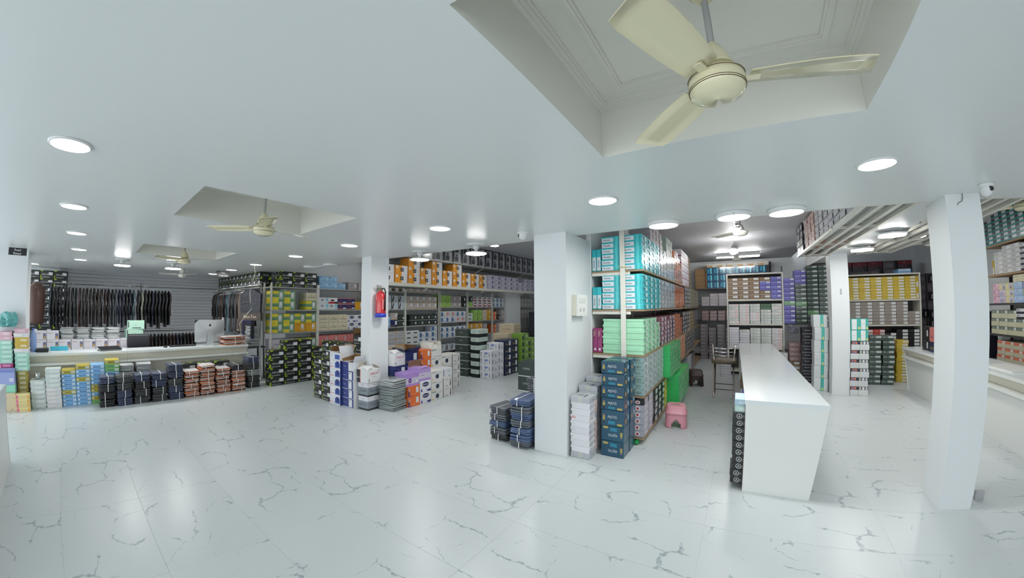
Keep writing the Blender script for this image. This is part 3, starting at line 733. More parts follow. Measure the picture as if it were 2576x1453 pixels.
T_GRAV = btype('navy_gold_carton', .25, .28, .20, (34, 44, 96), [label_sticker('F', .62, .3, .9, .85), ('L', 0, 0, 1, 1, (36, 52, 110)), ('F', 0, .8, .2, .84, (90, 110, 190)), ('F', .3, .7, .5, .74, (90, 110, 190))], [('F', .32, .2, .034, 'Gravola', (216, 178, 70)), ('L', .5, .2, .034, 'Gravola', (216, 178, 70))])
T_NAVYB = btype('navy_carton', .27, .30, .158, (38, 46, 74), [label_sticker('F', .6, .2, .85, .85)], [('F', .3, .4, .03, 'IKIGAI', (200, 170, 90))])
T_BERLY = btype('white_navy_carton', .305, .24, .1395, (232, 232, 236), [('F', .5, .15, .98, .75, (72, 104, 180)), ('F', .62, .3, .9, .9, (40, 60, 130)), ('F', .04, .22, .4, .28, (214, 60, 70)), ('R', 0, 0, 1, 1, (52, 64, 130)), ('R', .55, .15, .9, .9, (228, 230, 234))],
    [('F', .2, .55, .022, 'Berly', (120, 130, 180)), ('R', .25, .5, .022, 'Berly', (200, 205, 230))])
T_BERLY2 = btype('white_navy_carton', .302, .24, .1395, (60, 72, 136), [('F', .58, .1, .88, .92, (230, 232, 236)), ('F', .62, .7, .7, .8, (90, 100, 120)), ('R', 0, 0, 1, 1, (232, 230, 232)), ('R', .5, .2, 1, .26, (214, 60, 70)), ('F', 0, 0, 1, .05, (214, 216, 222))],
    [('F', .25, .5, .024, 'Berly', (200, 206, 232)), ('R', .6, .55, .024, 'Berly', (150, 130, 160))])
CM = [('F', 0, 0, 1, .12, (44, 48, 54)), ('F', 0, .66, 1, 1, (226, 224, 230)), ('R', 0, 0, 1, .12, (44, 48, 54)), ('R', 0, .66, 1, 1, (226, 224, 230)), ('R', .85, .4, .97, .8, (214, 216, 214))]
T_CMJ = btype('grey_white_carton', .222, .235, .205, (142, 150, 158), CM, [('F', .5, .82, .020, 'CMJ', (80, 86, 96)), ('R', .5, .82, .020, 'CMJ', (80, 86, 96)), ('F', .5, .4, .026, 'CREZYME', (96, 104, 112)), ('R', .5, .4, .026, 'CREZYME', (96, 104, 112))])
T_JLI = btype('orange_white_carton', .42, .36, .238, (228, 228, 230), [('F', 0, 0, .52, 1, (234, 156, 44)), ('L', 0, 0, 1, 1, (226, 150, 50)), ('F', .42, .3, .68, .72, (40, 42, 44)), ('F', .06, .62, .24, .92, (232, 230, 222)), ('F', .9, .2, .94, .24, (120, 120, 120)), ('F', .9, .45, .94, .49, (120, 120, 120)), ('F', .9, .7, .94, .74, (120, 120, 120))], [('F', .55, .5, .06, 'JLI', WHT)])
T_FOILB = btype('blue_foil_pack', .172, .20, .205, (20, 70, 110), [('F', .1, .2, .4, .8, (40, 150, 190)), ('F', .55, .1, .8, .9, (120, 210, 225))], [], rough=.18, coat=.6)
T_WRAPW = btype('lavender_wrapped_carton', .40, .36, .17, (204, 202, 218), [('F', .6, .2, .8, .7, (70, 74, 130)), ('F', 0, 0, 1, .04, (150, 148, 170))], [], rough=.2, coat=.7)
T_LOFTBW = btype('black_white_loft_carton', .40, .36, .30, (176, 178, 184), [('F', 0, .0, .25, 1, (56, 56, 62)), ('F', .3, .1, .72, .6, (60, 60, 66)), ('F', .38, .55, .64, .9, (96, 96, 102)), ('F', .8, .7, .95, .95, (210, 210, 216))], [], rough=.25, coat=.4)
T_LGREEN = btype('light_green_carton', .24, .30, .20, (150, 192, 92), [label_sticker('F', .65, .55, .85, .8, (200, 220, 170))], [('F', .4, .5, .03, 'Y', (110, 150, 60))])
T_GREY2 = btype('grey_carton', .258, .30, .19, (168, 162, 162), [label_sticker('F', .65, .3, .9, .75, (210, 210, 212))], [('F', .35, .5, .02, 'Basic', (110, 100, 100))])
T_BLACK2 = btype('black_label_carton', .256, .30, .19, (40, 42, 44), [label_sticker('F', .65, .2, .85, .7)], [('F', .4, .8, .02, 'One', (160, 160, 160))])
T_BLUW = btype('white_blue_label_carton', .25, .30, .18, (206, 212, 222), [('F', .08, .1, .45, .8, (70, 110, 160)), ('F', .55, .2, .9, .9, (226, 228, 230)), ('F', .6, .3, .7, .5, (60, 60, 70))], [])
T_REDW = btype('white_red_disc_carton', .25, .30, .18, (222, 220, 220), [('F', .6, .2, .9, .8, (196, 200, 204))], [], tris=[('F', [(.32+.2*math.cos(i*PI/6), .5+.3*math.sin(i*PI/6)) for i in range(12)], (196, 60, 60)), ('F', [(.32+.1*math.cos(i*PI/6), .5+.15*math.sin(i*PI/6)) for i in range(12)], (226, 220, 220))])
T_REDS = btype('white_maroon_carton', .28, .30, .19, (222, 216, 218), [('F', .1, .1, .75, .35, (150, 30, 60)), ('F', .2, .65, .7, .85, (70, 60, 70)), ('F', 0, .45, .2, .6, (150, 30, 60))], [])
T_STRIPE = btype('white_black_band_carton', .25, .30, .14, (218, 222, 222), [('F', .15, .4, .7, .62, BLK)], [])
T_GBOX = btype('grey_orange_top_carton', .30, .30, .22, (186, 188, 194), [('F', 0, .94, 1, 1, (206, 160, 90)), ('F', 0, 0, .05, 1, (206, 160, 90)), ('F', .3, .4, .7, .46, (140, 142, 150))], [])
T_QUIL = btype('white_navy_ring_carton', .36, .30, .26, (60, 62, 70), [('F', 0, .5, 1, 1, (206, 206, 208)), ('F', .72, .3, .9, .6, (226, 226, 226))], [('F', .4, .26, .07, 'Q', WHT)])

# flat shoe and shirt boxes of the aisle
def flat(name, w, d, h, col, dec=(), tx=(), lid=None, lidcol=None, coat=.12, rough=.34):
    return btype(name, w, d, h, col, dec, tx, lid=h*.36 if lid is None else lid, lidcol=lidcol, coat=coat, rough=rough)
TQ = (44, 184, 192)
T_ROW = flat('turquoise_box', .262, .232, .0655, TQ, [('L', .03, .06, .62, .78, (214, 224, 228)), ('L', .72, .0, .86, 1, (84, 204, 206)), ('F', .5, .12, .9, .8, (190, 226, 228))],
    [('L', .30, .4, .024, 'Rowdys', (40, 40, 90)), ('F', .25, .45, .018, 'Rowdys', (20, 90, 110))])
T_ROWV = btype('turquoise_box', .052, .232, .262, TQ, [('F', .08, .04, .92, .64, (214, 224, 228))], [('F', .5, .34, .024, 'Rowdys', (40, 40, 90), 90)], coat=.25, rough=.3)
T_SILV = flat('silver_box', .262, .232, .0655, (196, 206, 214), [('F', .12, .1, .88, .7, (226, 230, 234))], coat=.6, rough=.2)
T_ORG = flat('orange_box', .25, .232, .0655, (222, 130, 84), [('F', .2, .2, .5, .7, (236, 190, 160)), ('F', .6, .25, .75, .6, (120, 60, 40))], coat=.5, rough=.25)
T_VANT = btype('white_maroon_box', .30, .34, .145, (226, 222, 226), [('L', 0, 0, 1, .14, (150, 40, 70)), ('F', 0, 0, 1, .12, (150, 40, 70)), ('L', .1, .3, .75, .6, (170, 44, 76)), ('F', .15, .3, .5, .55, (150, 90, 130)), ('F', .6, .2, .9, .8, (230, 230, 236))], [('L', .42, .45, .03, 'Vantage', WHT)], coat=.3)
T_BWL = flat('black_white_label_box', .25, .24, .085, (42, 42, 48), [('F', .45, .1, .95, .8, (214, 216, 220)), ('L', .4, .3, .6, .7, (180, 180, 184))])
T_OLIV = flat('olive_box', .25, .24, .085, (150, 138, 96), [('F', .3, .15, .8, .8, (176, 176, 170))])
T_YPUR = flat('yellow_purple_box', .25, .24, .085, (198, 172, 74), [('F', .5, .0, 1, 1, (104, 84, 120)), ('F', .55, .2, .9, .7, (190, 188, 196))])
T_MINT = flat('mint_box', .24, .232, .0655, (164, 222, 184), [('F', .35, .15, .85, .75, (196, 228, 208))], [('L', .12, .5, .016, '/', (30, 60, 50))], lid=.022)
T_ME = btype('magenta_book_box', .052, .23, .285, (152, 58, 112), [('F', .2, .55, .45, .95, (120, 36, 84))], [('F', .35, .78, .022, 'MEN', (220, 190, 170), -90)], coat=.2, tris=[('F', [(.5+.25*math.cos(i*PI/6), .14+.05*math.sin(i*PI/6)) for i in range(12)], (235, 230, 225))])
T_PNK = flat('maroon_pink_box', .25, .232, .0655, (150, 96, 112), [('F', .3, .1, .9, .8, (214, 206, 216)), ('F', .35, .2, .5, .6, (140, 60, 80))])
T_NPK = flat('navy_pink_box', .25, .232, .0655, (66, 64, 92), [('F', .3, .1, .9, .8, (206, 196, 210)), ('F', .35, .2, .5, .6, (150, 60, 80))])
T_ICI = flat('sage_box', .235, .24, .0715, (146, 174, 170), [('F', .05, .08, .95, .9, (206, 214, 216)), ('F', .2, .2, .6, .7, (150, 156, 166))], [('L', .75, .5, .026, 'ICI', (40, 60, 66))], lid=0)
T_GRN = flat('green_box', .25, .232, .0725, (54, 190, 104), [('F', .2, .1, .38, .8, (226, 236, 226)), ('F', .5, .2, .6, .6, (20, 60, 40)), ('F', .7, .1, .86, .8, (200, 226, 206))])
T_PEA = flat('peach_box', .25, .232, .0725, (228, 160, 120), [('F', .3, .2, .85, .75, (226, 190, 170))])
T_DGR = flat('dark_grey_box', .25, .24, .085, (82, 84, 84), [('F', .4, .1, .9, .8, (176, 178, 180))])
T_LAV = flat('lavender_grey_box', .25, .24, .0715, (172, 170, 182), [('F', .2, .1, .8, .85, (206, 206, 214))], [], lid=0, coat=.1)
T_LAVT = btype('lavender_grey_box', .25, .24, .0715, (172, 170, 182), [('F', .2, .1, .8, .85, (206, 206, 214))], [('L', .72, .5, .02, 'o', (190, 60, 70))], tris=[('L', [(.72+.12*math.cos(i*PI/6), .5+.36*math.sin(i*PI/6)) for i in range(12)], (222, 218, 224)), ('L', [(.72+.06*math.cos(i*PI/6), .5+.2*math.sin(i*PI/6)) for i in range(12)], (180, 60, 70))])
T_LAVK = btype('black_round_logo_box', .25, .24, .08, (40, 40, 44), [('F', .2, .1, .8, .85, (190, 190, 200))], [], tris=[('L', [(.72+.12*math.cos(i*PI/6), .4+.26*math.sin(i*PI/6)) for i in range(12)], (222, 218, 224)), ('L', [(.72+.06*math.cos(i*PI/6), .4+.13*math.sin(i*PI/6)) for i in range(12)], (180, 60, 70))])
T_YEL = flat('yellow_box', .22, .232, .085, (226, 206, 66), [('F', .3, .2, .8, .8, (236, 226, 150))])
T_MGR = flat('grey_mint_box', .25, .24, .085, (132, 150, 144), [('F', .3, .1, .9, .8, (200, 206, 206))])
T_PGR = flat('pale_grey_box', .229, .26, .09, (176, 168, 172), [('F', .1, .2, .6, .7, (190, 186, 190))], coat=.5)
T_MAR = flat('dull_pink_box', .20, .24, .095, (150, 112, 112), [('F', .1, .35, .5, .7, (190, 170, 172)), ('F', .55, .3, .9, .75, (176, 150, 152))], coat=.4)
T_GRB = flat('grey_stack_box', .20, .24, .1, (136, 128, 132), [('F', .08, .35, .6, .7, (176, 172, 176))], coat=.4)
T_BRN = flat('brown_box', .213, .30, .0965, (120, 92, 62), [('F', .45, .42, .92, .86, (226, 228, 230)), ('F', 0, 0, 1, .1, (214, 206, 190))], [('F', .2, .62, .022, 'Easoy', (210, 186, 150))], lid=.0)
T_VIO = flat('violet_box', .213, .30, .0965, (96, 92, 172), [('F', .02, .55, .5, .95, (130, 128, 206)), ('F', .6, .55, .95, .92, (206, 206, 222))], [('F', .25, .75, .016, 'Easoy', (70, 66, 140))], lid=.0)
T_K2 = flat('white_pink_box', .205, .26, .062, (222, 222, 224), [('F', .6, .1, .9, .85, (232, 206, 202))], [('F', .25, .5, .018, 'SN', (236, 120, 90))], lid=.0)
T_K2G = flat('pale_sage_box', .205, .26, .062, (206, 212, 206), [('F', .7, .2, .92, .8, (226, 228, 226))], [('F', .3, .5, .020, 'K2', (70, 80, 80))], lid=.0)
T_K2L = flat('lilac_white_box', .205, .26, .056, (206, 204, 216), [('F', .05, .15, .95, .85, (226, 226, 232))], [('F', .25, .5, .018, 'K2', (80, 84, 110))], lid=.0)
T_DEE = flat('dark_green_box', .212, .30, .0925, (66, 84, 76), [('F', .55, .5, .97, .92, (196, 204, 202)), ('F', 0, .45, 1, .47, (50, 62, 56))], [('F', .28, .7, .024, 'DEE-10', (206, 212, 206))], lid=.0, coat=.4)
T_DEEL = flat('light_green_box', .212, .30, .0925, (110, 160, 110), [('F', .55, .5, .97, .92, (190, 210, 190))], [('F', .28, .7, .024, 'DEE-10', (170, 206, 170))], lid=.0, coat=.6)
T_END = flat('black_box', .205, .28, .12, (44, 44, 52), [('F', 0, 0, 1, .08, (196, 196, 198))], [('F', .45, .62, .03, 'Endor', (200, 200, 206))], lid=.0)
T_TURQ = btype('white_turquoise_pack', .225, .26, .2255, (216, 220, 220), [('F', .48, 0, .72, 1, (54, 172, 160)), ('F', .55, .06, .68, .26, (206, 206, 120)), ('F', .0, .49, 1, .5, (150, 180, 160)), ('L', 0, .49, 1, .5, (150, 170, 160)), ('T', .48, 0, .72, 1, (54, 172, 160))]
    + [('F', .04+.09*i, .05+.13*j, .06+.09*i, .11+.13*j, (150, 152, 156)) for i in range(5) for j in range(7)], [], rough=.25, coat=.3)
T_TURQ2 = btype('turquoise_white_pack', .27, .26, .186, (54, 172, 160), [('F', .06, .04, .34, .96, (222, 226, 226)), ('F', .58, .04, .84, .96, (222, 226, 226)), ('F', .42, .05, .54, .28, (206, 206, 120)), ('F', .88, .05, .98, .28, (206, 206, 120)), ('F', 0, .49, 1, .505, (120, 170, 160))], [], rough=.25, coat=.4)
T_NFL = btype('white_photo_box', .278, .26, .152, (218, 220, 220), [('F', 0, .64, 1, 1, (36, 38, 60)), ('F', .06, .68, .34, .94, (196, 110, 80)), ('F', .12, .66, .22, .84, (70, 110, 190)), ('F', .5, .66, .62, .96, (186, 184, 170)), ('F', .67, .66, .8, .96, (222, 222, 222)), ('F', .85, .66, .97, .96, (200, 200, 204)), ('F', .46, 0, .48, .62, (110, 140, 80)), ('L', 0, 0, 1, 1, (40, 40, 46))]
    + [('F', .05+.06*i, .06, .058+.06*i, .5, (176, 178, 182)) for i in range(15)], [], rough=.3, coat=.3)
T_RACE = flat('yellow_label_box', .217, .30, .0575, (214, 186, 56), [('F', .5, .18, .95, .82, (224, 224, 226)), ('F', .03, .15, .48, .85, (230, 208, 90))], [('F', .25, .5, .022, 'RACE', (150, 60, 50))], lid=.0)
T_RACEV = btype('yellow_label_box', .048, .30, .228, (214, 186, 56), [('F', .12, .05, .88, .5, (224, 224, 226))], [('F', .5, .76, .022, 'RACE', (150, 60, 50), 90)])
T_TAUP = flat('taupe_box', .225, .30, .0665, (158, 148, 140), [('F', .6, .15, .97, .85, (220, 222, 224))], [('F', .28, .45, .018, 'Easoy', (110, 98, 88))], lid=.0)
T_REDB = flat('red_white_box', .225, .30, .0665, (196, 78, 68), [('F', .58, .12, .98, .88, (220, 218, 220))], [('F', .28, .5, .020, 'Sultan', (230, 190, 180))], lid=.0)
T_BLKW = flat('black_white_tag_box', .225, .30, .0665, (34, 34, 38), [('F', .5, .15, .95, .9, (226, 228, 230))], [], lid=.0)
T_TEAL = flat('teal_black_box', .24, .30, .066, (36, 142, 140), [('F', 0, .38, .45, 1, (46, 50, 54)), ('F', .45, .40, .98, 1, (206, 208, 212))], [], lid=.0, coat=.4)
T_WGR = flat('white_grey_box', .26, .30, .068, (214, 214, 212), [('F', .1, .3, .5, .75, (186, 188, 196)), ('F', .6, .2, .95, .8, (226, 226, 228))], [], lid=.0, coat=.4)
T_WNV = flat('white_navy_box', .26, .30, .075, (52, 50, 68), [('F', 0, .45, 1, 1, (220, 220, 224)), ('F', .08, .6, .35, .85, (150, 150, 160))], [], lid=.0)
T_CRG = flat('cream_green_label_box', .26, .30, .122, (206, 204, 176), [('F', 0, .64, 1, 1, (96, 112, 102)), ('F', .65, .66, .95, .97, (220, 222, 220)), ('F', .1, .72, .55, .9, (140, 152, 146))], [], lid=.0)
T_CRC = flat('cream_coral_label_box', .26, .30, .105, (200, 196, 172), [('F', 0, .6, 1, 1, (214, 122, 98)), ('F', .6, .62, .9, .97, (222, 214, 210))], [], lid=.0)
T_PAP = flat('pastel_pink_box', .19, .30, .10, (214, 176, 194), [('F', .1, .55, .9, .95, (226, 196, 210)), ('F', .15, .62, .4, .85, (180, 90, 130))], [], lid=.0)
T_PAB = flat('pastel_blue_box', .26, .30, .10, (162, 188, 222), [('F', .05, .45, .95, .95, (186, 206, 232))], [('F', .4, .68, .02, 'ETERN', (90, 120, 180))], lid=.0)
T_PAY = flat('pastel_cream_box', .22, .30, .10, (224, 214, 164), [('F', .4, .1, .95, .9, (190, 196, 214)), ('F', .6, .15, .8, .5, (150, 110, 90))], [], lid=.0)
T_PAW = flat('pastel_white_box', .22, .30, .10, (210, 204, 222), [('F', .1, .1, .6, .7, (176, 170, 200)), ('F', .6, .2, .95, .6, (214, 190, 190))], [], lid=.0)
T_CRM = flat('cream_box', .26, .30, .105, (222, 216, 186), [('F', .1, .6, .6, .85, (200, 196, 176))], [('F', .5, .25, .02, 'US US', (130, 120, 110))], lid=.0)
T_MARC = btype('maroon_carton', .34, .30, .2, (88, 62, 70), [('F', 0, .5, 1, 1, (118, 40, 52)), ('F', .7, .1, .95, .4, (44, 40, 46))], [('F', .45, .72, .03, 'Ralph', (190, 150, 150))])
T_DUSK = btype('dusky_carton', .34, .30, .2, (104, 98, 104), [('F', .1, .2, .7, .7, (128, 122, 128)), ('F', .8, 0, 1, 1, (50, 48, 54))], [])
# boxes near the floor
T_AJB = btype('teal_blue_carton', .236, .20, .1605, (18, 78, 104), [('F', .06, .35, .16, .62, (176, 160, 84)), ('F', .08, .08, .10, .35, (20, 26, 40)), ('F', .12, .08, .14, .35, (20, 26, 40)), ('F', .085, .62, .14, .74, (176, 130, 100)), ('F', .7, .06, .92, .2, (190, 170, 90)), ('F', .3, .12, .6, .34, (24, 130, 160)), ('R', .1, .2, .4, .5, (170, 130, 80)), ('R', .6, .3, .9, .6, (150, 190, 210))],
    [('F', .48, .58, .036, 'AJOG', (220, 228, 232)), ('R', .5, .7, .02, 'AJOG', (200, 214, 222))], coat=.4, rough=.3)
T_AJS = btype('teal_blue_carton', .236, .20, .1245, (20, 72, 98), [('F', .06, .35, .16, .62, (176, 160, 84)), ('F', .08, .08, .10, .35, (20, 26, 40)), ('F', .12, .08, .14, .35, (20, 26, 40)), ('F', .085, .62, .14, .76, (176, 130, 100)), ('F', .7, .08, .92, .24, (190, 170, 90)), ('F', .3, .12, .6, .3, (24, 130, 160)), ('R', .1, .2, .4, .5, (170, 130, 80)), ('R', .6, .3, .9, .6, (150, 190, 210)), ('T', .2, .3, .8, .6, (30, 90, 120))],
    [('F', .48, .58, .034, 'AJOG', (220, 228, 232)), ('R', .5, .7, .02, 'AJOG', (200, 214, 222)), ('T', .5, .45, .034, 'AJOG', (220, 228, 232))], coat=.4, rough=.3)
T_SN = flat('white_garment_box', .205, .21, .0635, (230, 230, 234), [('R', .72, .0, 1, 1, (234, 206, 198)), ('R', .12, .15, .45, .8, (214, 212, 220))], [('F', .16, .6, .020, 'SN', (214, 214, 220)), ('R', .3, .5, .018, 'SN', (200, 200, 210))], lid=.026, coat=.0, rough=.4)
T_SNR = flat('white_garment_box', .205, .21, .0635, (232, 232, 236), [], [('F', .16, .6, .026, 'SN', (232, 100, 76)), ('R', .3, .5, .024, 'SN', (232, 120, 100))], lid=.026, coat=.0, rough=.4)
T_K2B = btype('grey_garment_box', .205, .21, .058, (190, 194, 198), [('T', .62, .1, .68, .6, (60, 62, 90)), ('R', .2, .2, .8, .8, (206, 208, 212))], [('F', .5, .5, .018, 'K2', (40, 56, 60)), ('R', .45, .5, .022, 'K2', (50, 60, 66)), ('T', .38, .5, .03, 'K2', (60, 76, 80))], tris=[('F', [(.5+.11*math.cos(i*PI/6), .5+.36*math.sin(i*PI/6)) for i in range(12)], (222, 224, 210)), ('T', [(.38+.18*math.cos(i*PI/6), .5+.14*math.sin(i*PI/6)) for i in range(12)], (214, 218, 206))])
T_BLKL = btype('black_ring_logo_box', .32, .26, .0605, (36, 38, 40), [('F', 0, .96, 1, 1, (90, 96, 96))], [('F', .16, .5, .02, 'A', (220, 222, 222)), ('F', .26, .5, .014, 'US', (170, 172, 172), 90)], tris=[('F', [(.16+.07*math.cos(i*PI/8), .5+.36*math.sin(i*PI/8)) for i in range(16)], (196, 198, 198)), ('F', [(.16+.055*math.cos(i*PI/8), .5+.28*math.sin(i*PI/8)) for i in range(16)], (38, 40, 42))])
T_ICEB = flat('ice_blue_box', .32, .24, .055, (176, 202, 222), [('F', .1, .3, .4, .7, (206, 222, 234))], [], lid=.0)
T_ICEM = flat('ice_mint_box', .32, .24, .055, (196, 222, 214), [('F', .1, .3, .4, .7, (222, 236, 230))], [], lid=.0)
# counter side stacks on the left
T_PSG = flat('pale_sage_garment_box', .225, .30, .068, (206, 216, 214), [('F', .3, .2, .9, .8, (220, 226, 224))], [], lid=.024, coat=.1)
T_PWG = flat('pale_white_garment_box', .232, .21, .060, (216, 216, 218), [('F', .1, .2, .6, .8, (226, 222, 220))], [], lid=.02, coat=.1)
T_NAT = flat('sky_blue_garment_box', .205, .30, .0605, (132, 182, 226), [('F', .72, .2, .95, .8, (196, 212, 226)), ('F', .07, .3, .2, .7, (226, 230, 234))], [('F', .45, .5, .022, 'National', (40, 90, 150))], lid=.0, coat=.1)
T_NATY = flat('mustard_garment_box', .205, .30, .0605, (186, 170, 62), [('F', .66, .2, .95, .8, (206, 206, 196)), ('F', .07, .3, .2, .7, (214, 214, 206))], [('F', .42, .5, .022, 'National', (60, 90, 70))], lid=.0, coat=.1)
T_NATG = flat('leaf_green_garment_box', .205, .30, .0605, (128, 186, 118), [('F', .66, .2, .95, .8, (206, 220, 206))], [('F', .42, .5, .02, 'National', (50, 110, 70))], lid=.0, coat=.1)
T_CRMB = btype('cream_carton', .21, .175, .27, (214, 198, 166), [('F', .3, .7, .36, .74, (170, 90, 80)), ('F', .8, .7, .86, .74, (170, 90, 80)), ('F', .6, .08, .72, .12, (170, 90, 80))], [])
T_FLOW = btype('yellow_flower_box', .205, .175, .062, (232, 216, 156), [('F', .02, .1, .18, .9, (222, 110, 150)), ('F', .82, .1, .97, .8, (230, 170, 80))], [('F', .5, .5, .014, 'Sweet Street', (150, 130, 90))])
T_PKB = flat('pink_garment_box', .21, .21, .062, (222, 176, 190), [('F', .2, .2, .8, .8, (232, 206, 212))], [('F', .3, .5, .02, 'B', (190, 70, 90))], lid=.02, coat=.1)
T_YLB = flat('gold_garment_box', .205, .21, .082, (206, 176, 76), [('F', .45, .35, .9, .65, (226, 220, 196))], [], lid=.03, coat=.1)
T_AQB = flat('aqua_garment_box', .21, .21, .066, (162, 214, 196), [('F', .2, .2, .9, .8, (196, 228, 216))], [], lid=.02, coat=.1)
T_MGB = flat('magenta_garment_box', .21, .21, .06, (180, 60, 120), [('F', .2, .2, .8, .8, (206, 140, 176))], [], lid=.02, coat=.1)
T_LVB = btype('lavender_blue_carton', .225, .175, .22, (152, 164, 212), [('F', 0, .8, 1, 1, (120, 134, 196)), ('F', .65, .2, .95, .45, (196, 202, 226))], [])
T_AQC = btype('aqua_carton', .225, .175, .11, (150, 216, 190), [('F', 0, 0, 1, .15, (120, 196, 166))], [])
T_OLB = flat('olive_gold_garment_box', .16, .21, .068, (176, 156, 66), [('F', .2, .2, .8, .8, (206, 200, 160))], [], lid=.02, coat=.1)
T_BACKW = btype('white_photo_carton', .205, .28, .155, (214, 212, 220), [('F', .72, .1, .96, .75, (110, 110, 140)), ('F', .78, .1, .9, .4, (210, 160, 70))], [('F', .3, .75, .018, 'Softwear', (170, 80, 90))])
T_MINTC = btype('mint_carton', .30, .22, .17, (178, 214, 196), [('F', .04, .2, .1, .9, (60, 70, 70)), ('F', .3, .1, .8, .2, (60, 70, 70)), ('R', .6, .2, .8, .3, (70, 80, 80))], [('F', .5, .5, .02, 'aiko', (90, 140, 120))])

# ================================================================ BOXES: AISLE SHELF (front +x at -0.89, end towards the camera)
XA = -0.893
def shelf_run(z, seq, place, face='+x', front=XA, y=3.995):
    for it in seq:
        y = grid(it[1], face, front+(it[2] if len(it) > 2 else 0), y, z, it[0], place) + 0.01
    return y
# rear column seen from the end, first stack only
def end_stack(T, z, n, desc, place, x0=-1.373):
    for r in range(n):
        lab = desc + ', ' + rowword(r, n) + ' in the end stack ' + place
        put(T, x0+T.d/2+random.uniform(-.004, .004)+(0.006*r/n), 4.0+T.w/2, z+r*(T.h+.0006), PI/2, lab, desc + ' end stack')
def end_vertical(T, z, desc, place):
    for k in range(2):
        put(T, -1.462+0.056*k, 4.0+T.d/2, z, 0, desc + (' nearest the pillar ' if k == 0 else ' second from the pillar ') + place, desc)
end_stack(T_ROW, 1.957, 6, 'turquoise Rowdys box', 'on the top aisle shelf')
end_stack(T_ROW, 1.509, 6, 'turquoise Rowdys box', 'on the second aisle shelf')
end_stack(T_MINT, 1.002, 6, 'plain mint box', 'on the middle aisle shelf')
end_vertical(T_ROWV, 1.957, 'turquoise box stood on edge', 'on the top aisle shelf')
end_vertical(T_ROWV, 1.509, 'turquoise box stood on edge', 'on the second aisle shelf')
end_vertical(T_ME, 1.002, 'magenta box stood on edge', 'on the middle aisle shelf')
end_stack(T_ICI, 0.547, 5, 'sage box', 'on the fourth aisle shelf')
y = shelf_run(1.957, [('turquoise Rowdys box', cols(T_ROW, 4, 6)), ('silver wrapped box', cols(T_SILV, 5, 6)), ('orange wrapped box', cols(T_ORG, 4, (8, 7, 7, 6)))], 'on the top aisle shelf')
grid(cols(T_VANT, 4, 5), '+x', XA-0.02, y+0.1, 1.957, 'white and maroon Vantage carton', 'on the top aisle shelf')
put(T_VANT, -1.12, 7.15, 2.42, PI/2, 'loose white and maroon Vantage carton lying on the orange boxes', 'loose Vantage cartons')
T_KRAFT = btype('kraft_carton', .30, .34, .20, (150, 116, 78), [], [])
grid(cols(T_KRAFT, 3, 4), '+x', XA-0.1, y+1.5, 1.957, 'plain brown carton', 'at the far end of the top aisle shelf')
grid(cols(T_PGR, 4, (3, 4, 4, 3)), '+x', XA-0.06, 4.72, 2.355, 'grey wrapped box', 'piled above the turquoise boxes')
T_SAGEW = flat('grey_green_wrapped_box', .20, .24, .09, (176, 194, 182), [('F', .1, .1, .9, .9, (206, 214, 208))], [], coat=.6)
grid(cols(T_SAGEW, 3, 3), '+x', XA-0.03, 5.80, 2.355, 'grey green wrapped box', 'piled above the silver boxes')
shelf_run(1.509, [('turquoise Rowdys box', cols(T_ROW, 4, 6)), ('silver wrapped box', cols(T_SILV, 5, 6)), ('orange wrapped box', cols(T_ORG, 5, 6)), ('black box with white label', cols(T_BWL, 4, 5)), ('olive box', cols(T_OLIV, 8, 5))], 'on the second aisle shelf')
shelf_run(1.002, [('plain mint box', [[T_MINT]*6, [T_MINT]*6, [T_MINT]*6, [T_MINT]*5]), ({'maroon_pink_box': 'maroon box with pale label', 'navy_pink_box': 'navy box with pale label'}, [[T_NPK, T_PNK, T_NPK, T_PNK, T_PNK, T_PNK], [T_PNK]*6, [T_NPK]*3+[T_PNK]*2, [T_PNK]*6, [T_NPK]*6]),
    ('orange wrapped box', cols(T_ORG, 4, (6, 6, 6, 5))), ('black box with white label', cols(T_BWL, 5, 5)), ('yellow and purple box', cols(T_YPUR, 4, 5)), ('dark grey box', cols(T_DGR, 3, 5))], 'on the middle aisle shelf')
shelf_run(0.547, [('sage box with pale end', cols(T_ICI, 5, 6)), ('bright green box', cols(T_GRN, 4, 6), .10), ('peach box', cols(T_PEA, 6, 6)), ('dark grey box', cols(T_DGR, 7, 5))], 'on the fourth aisle shelf')
shelf_run(0.082, [({'lavender_grey_box': 'lavender grey box', 'black_round_logo_box': 'black box with round red logo'}, [[T_LAVT]*5+[T_LAVK], [T_LAV]*6]), ('black box with white label', cols(T_BWL, 3, 5)), ('yellow box', cols(T_YEL, 1, 5)), ('bright green box', cols(T_GRN, 5, 6), .17), ('grey mint box', cols(T_MGR, 5, 4)), ('plain lavender box', cols(T_LAV, 3, 5)), ('dark grey box', cols(T_DGR, 3, 4))], 'on the lowest aisle shelf')

# stacks on the floor beside the mid pillar
def tower(items, x, y, rz, desc, place, z=0.0, cat='box', jit=.004, flip=()):
    n = len(items)
    for r, T in enumerate(items):
        ds = desc[T.name] if isinstance(desc, dict) else desc
        o = put(T, x+random.uniform(-jit, jit), y+random.uniform(-jit, jit), z, rz+random.uniform(-1, 1)*math.radians(.8), ds + ', ' + (rowword(r, n)+' in the stack ' if n > 1 else '') + place, (ds + ' ' + place)[:60], cat)
        if r in flip:
            o.rotation_euler[1] = PI; o.location.z = z+T.h
        z += T.h+.0006
    return z
tower([T_K2B]+[T_SN]*5+[T_SNR]+[T_SN]*2+[T_K2B], -1.384, 3.447, 0, {'white_garment_box': 'white garment box', 'grey_garment_box': 'grey striped garment box'}, 'against the mid pillar')
tower([T_K2B]*11+[T_K2B], -1.384, 3.665, 0, 'grey striped garment box', 'second from the mid pillar front')
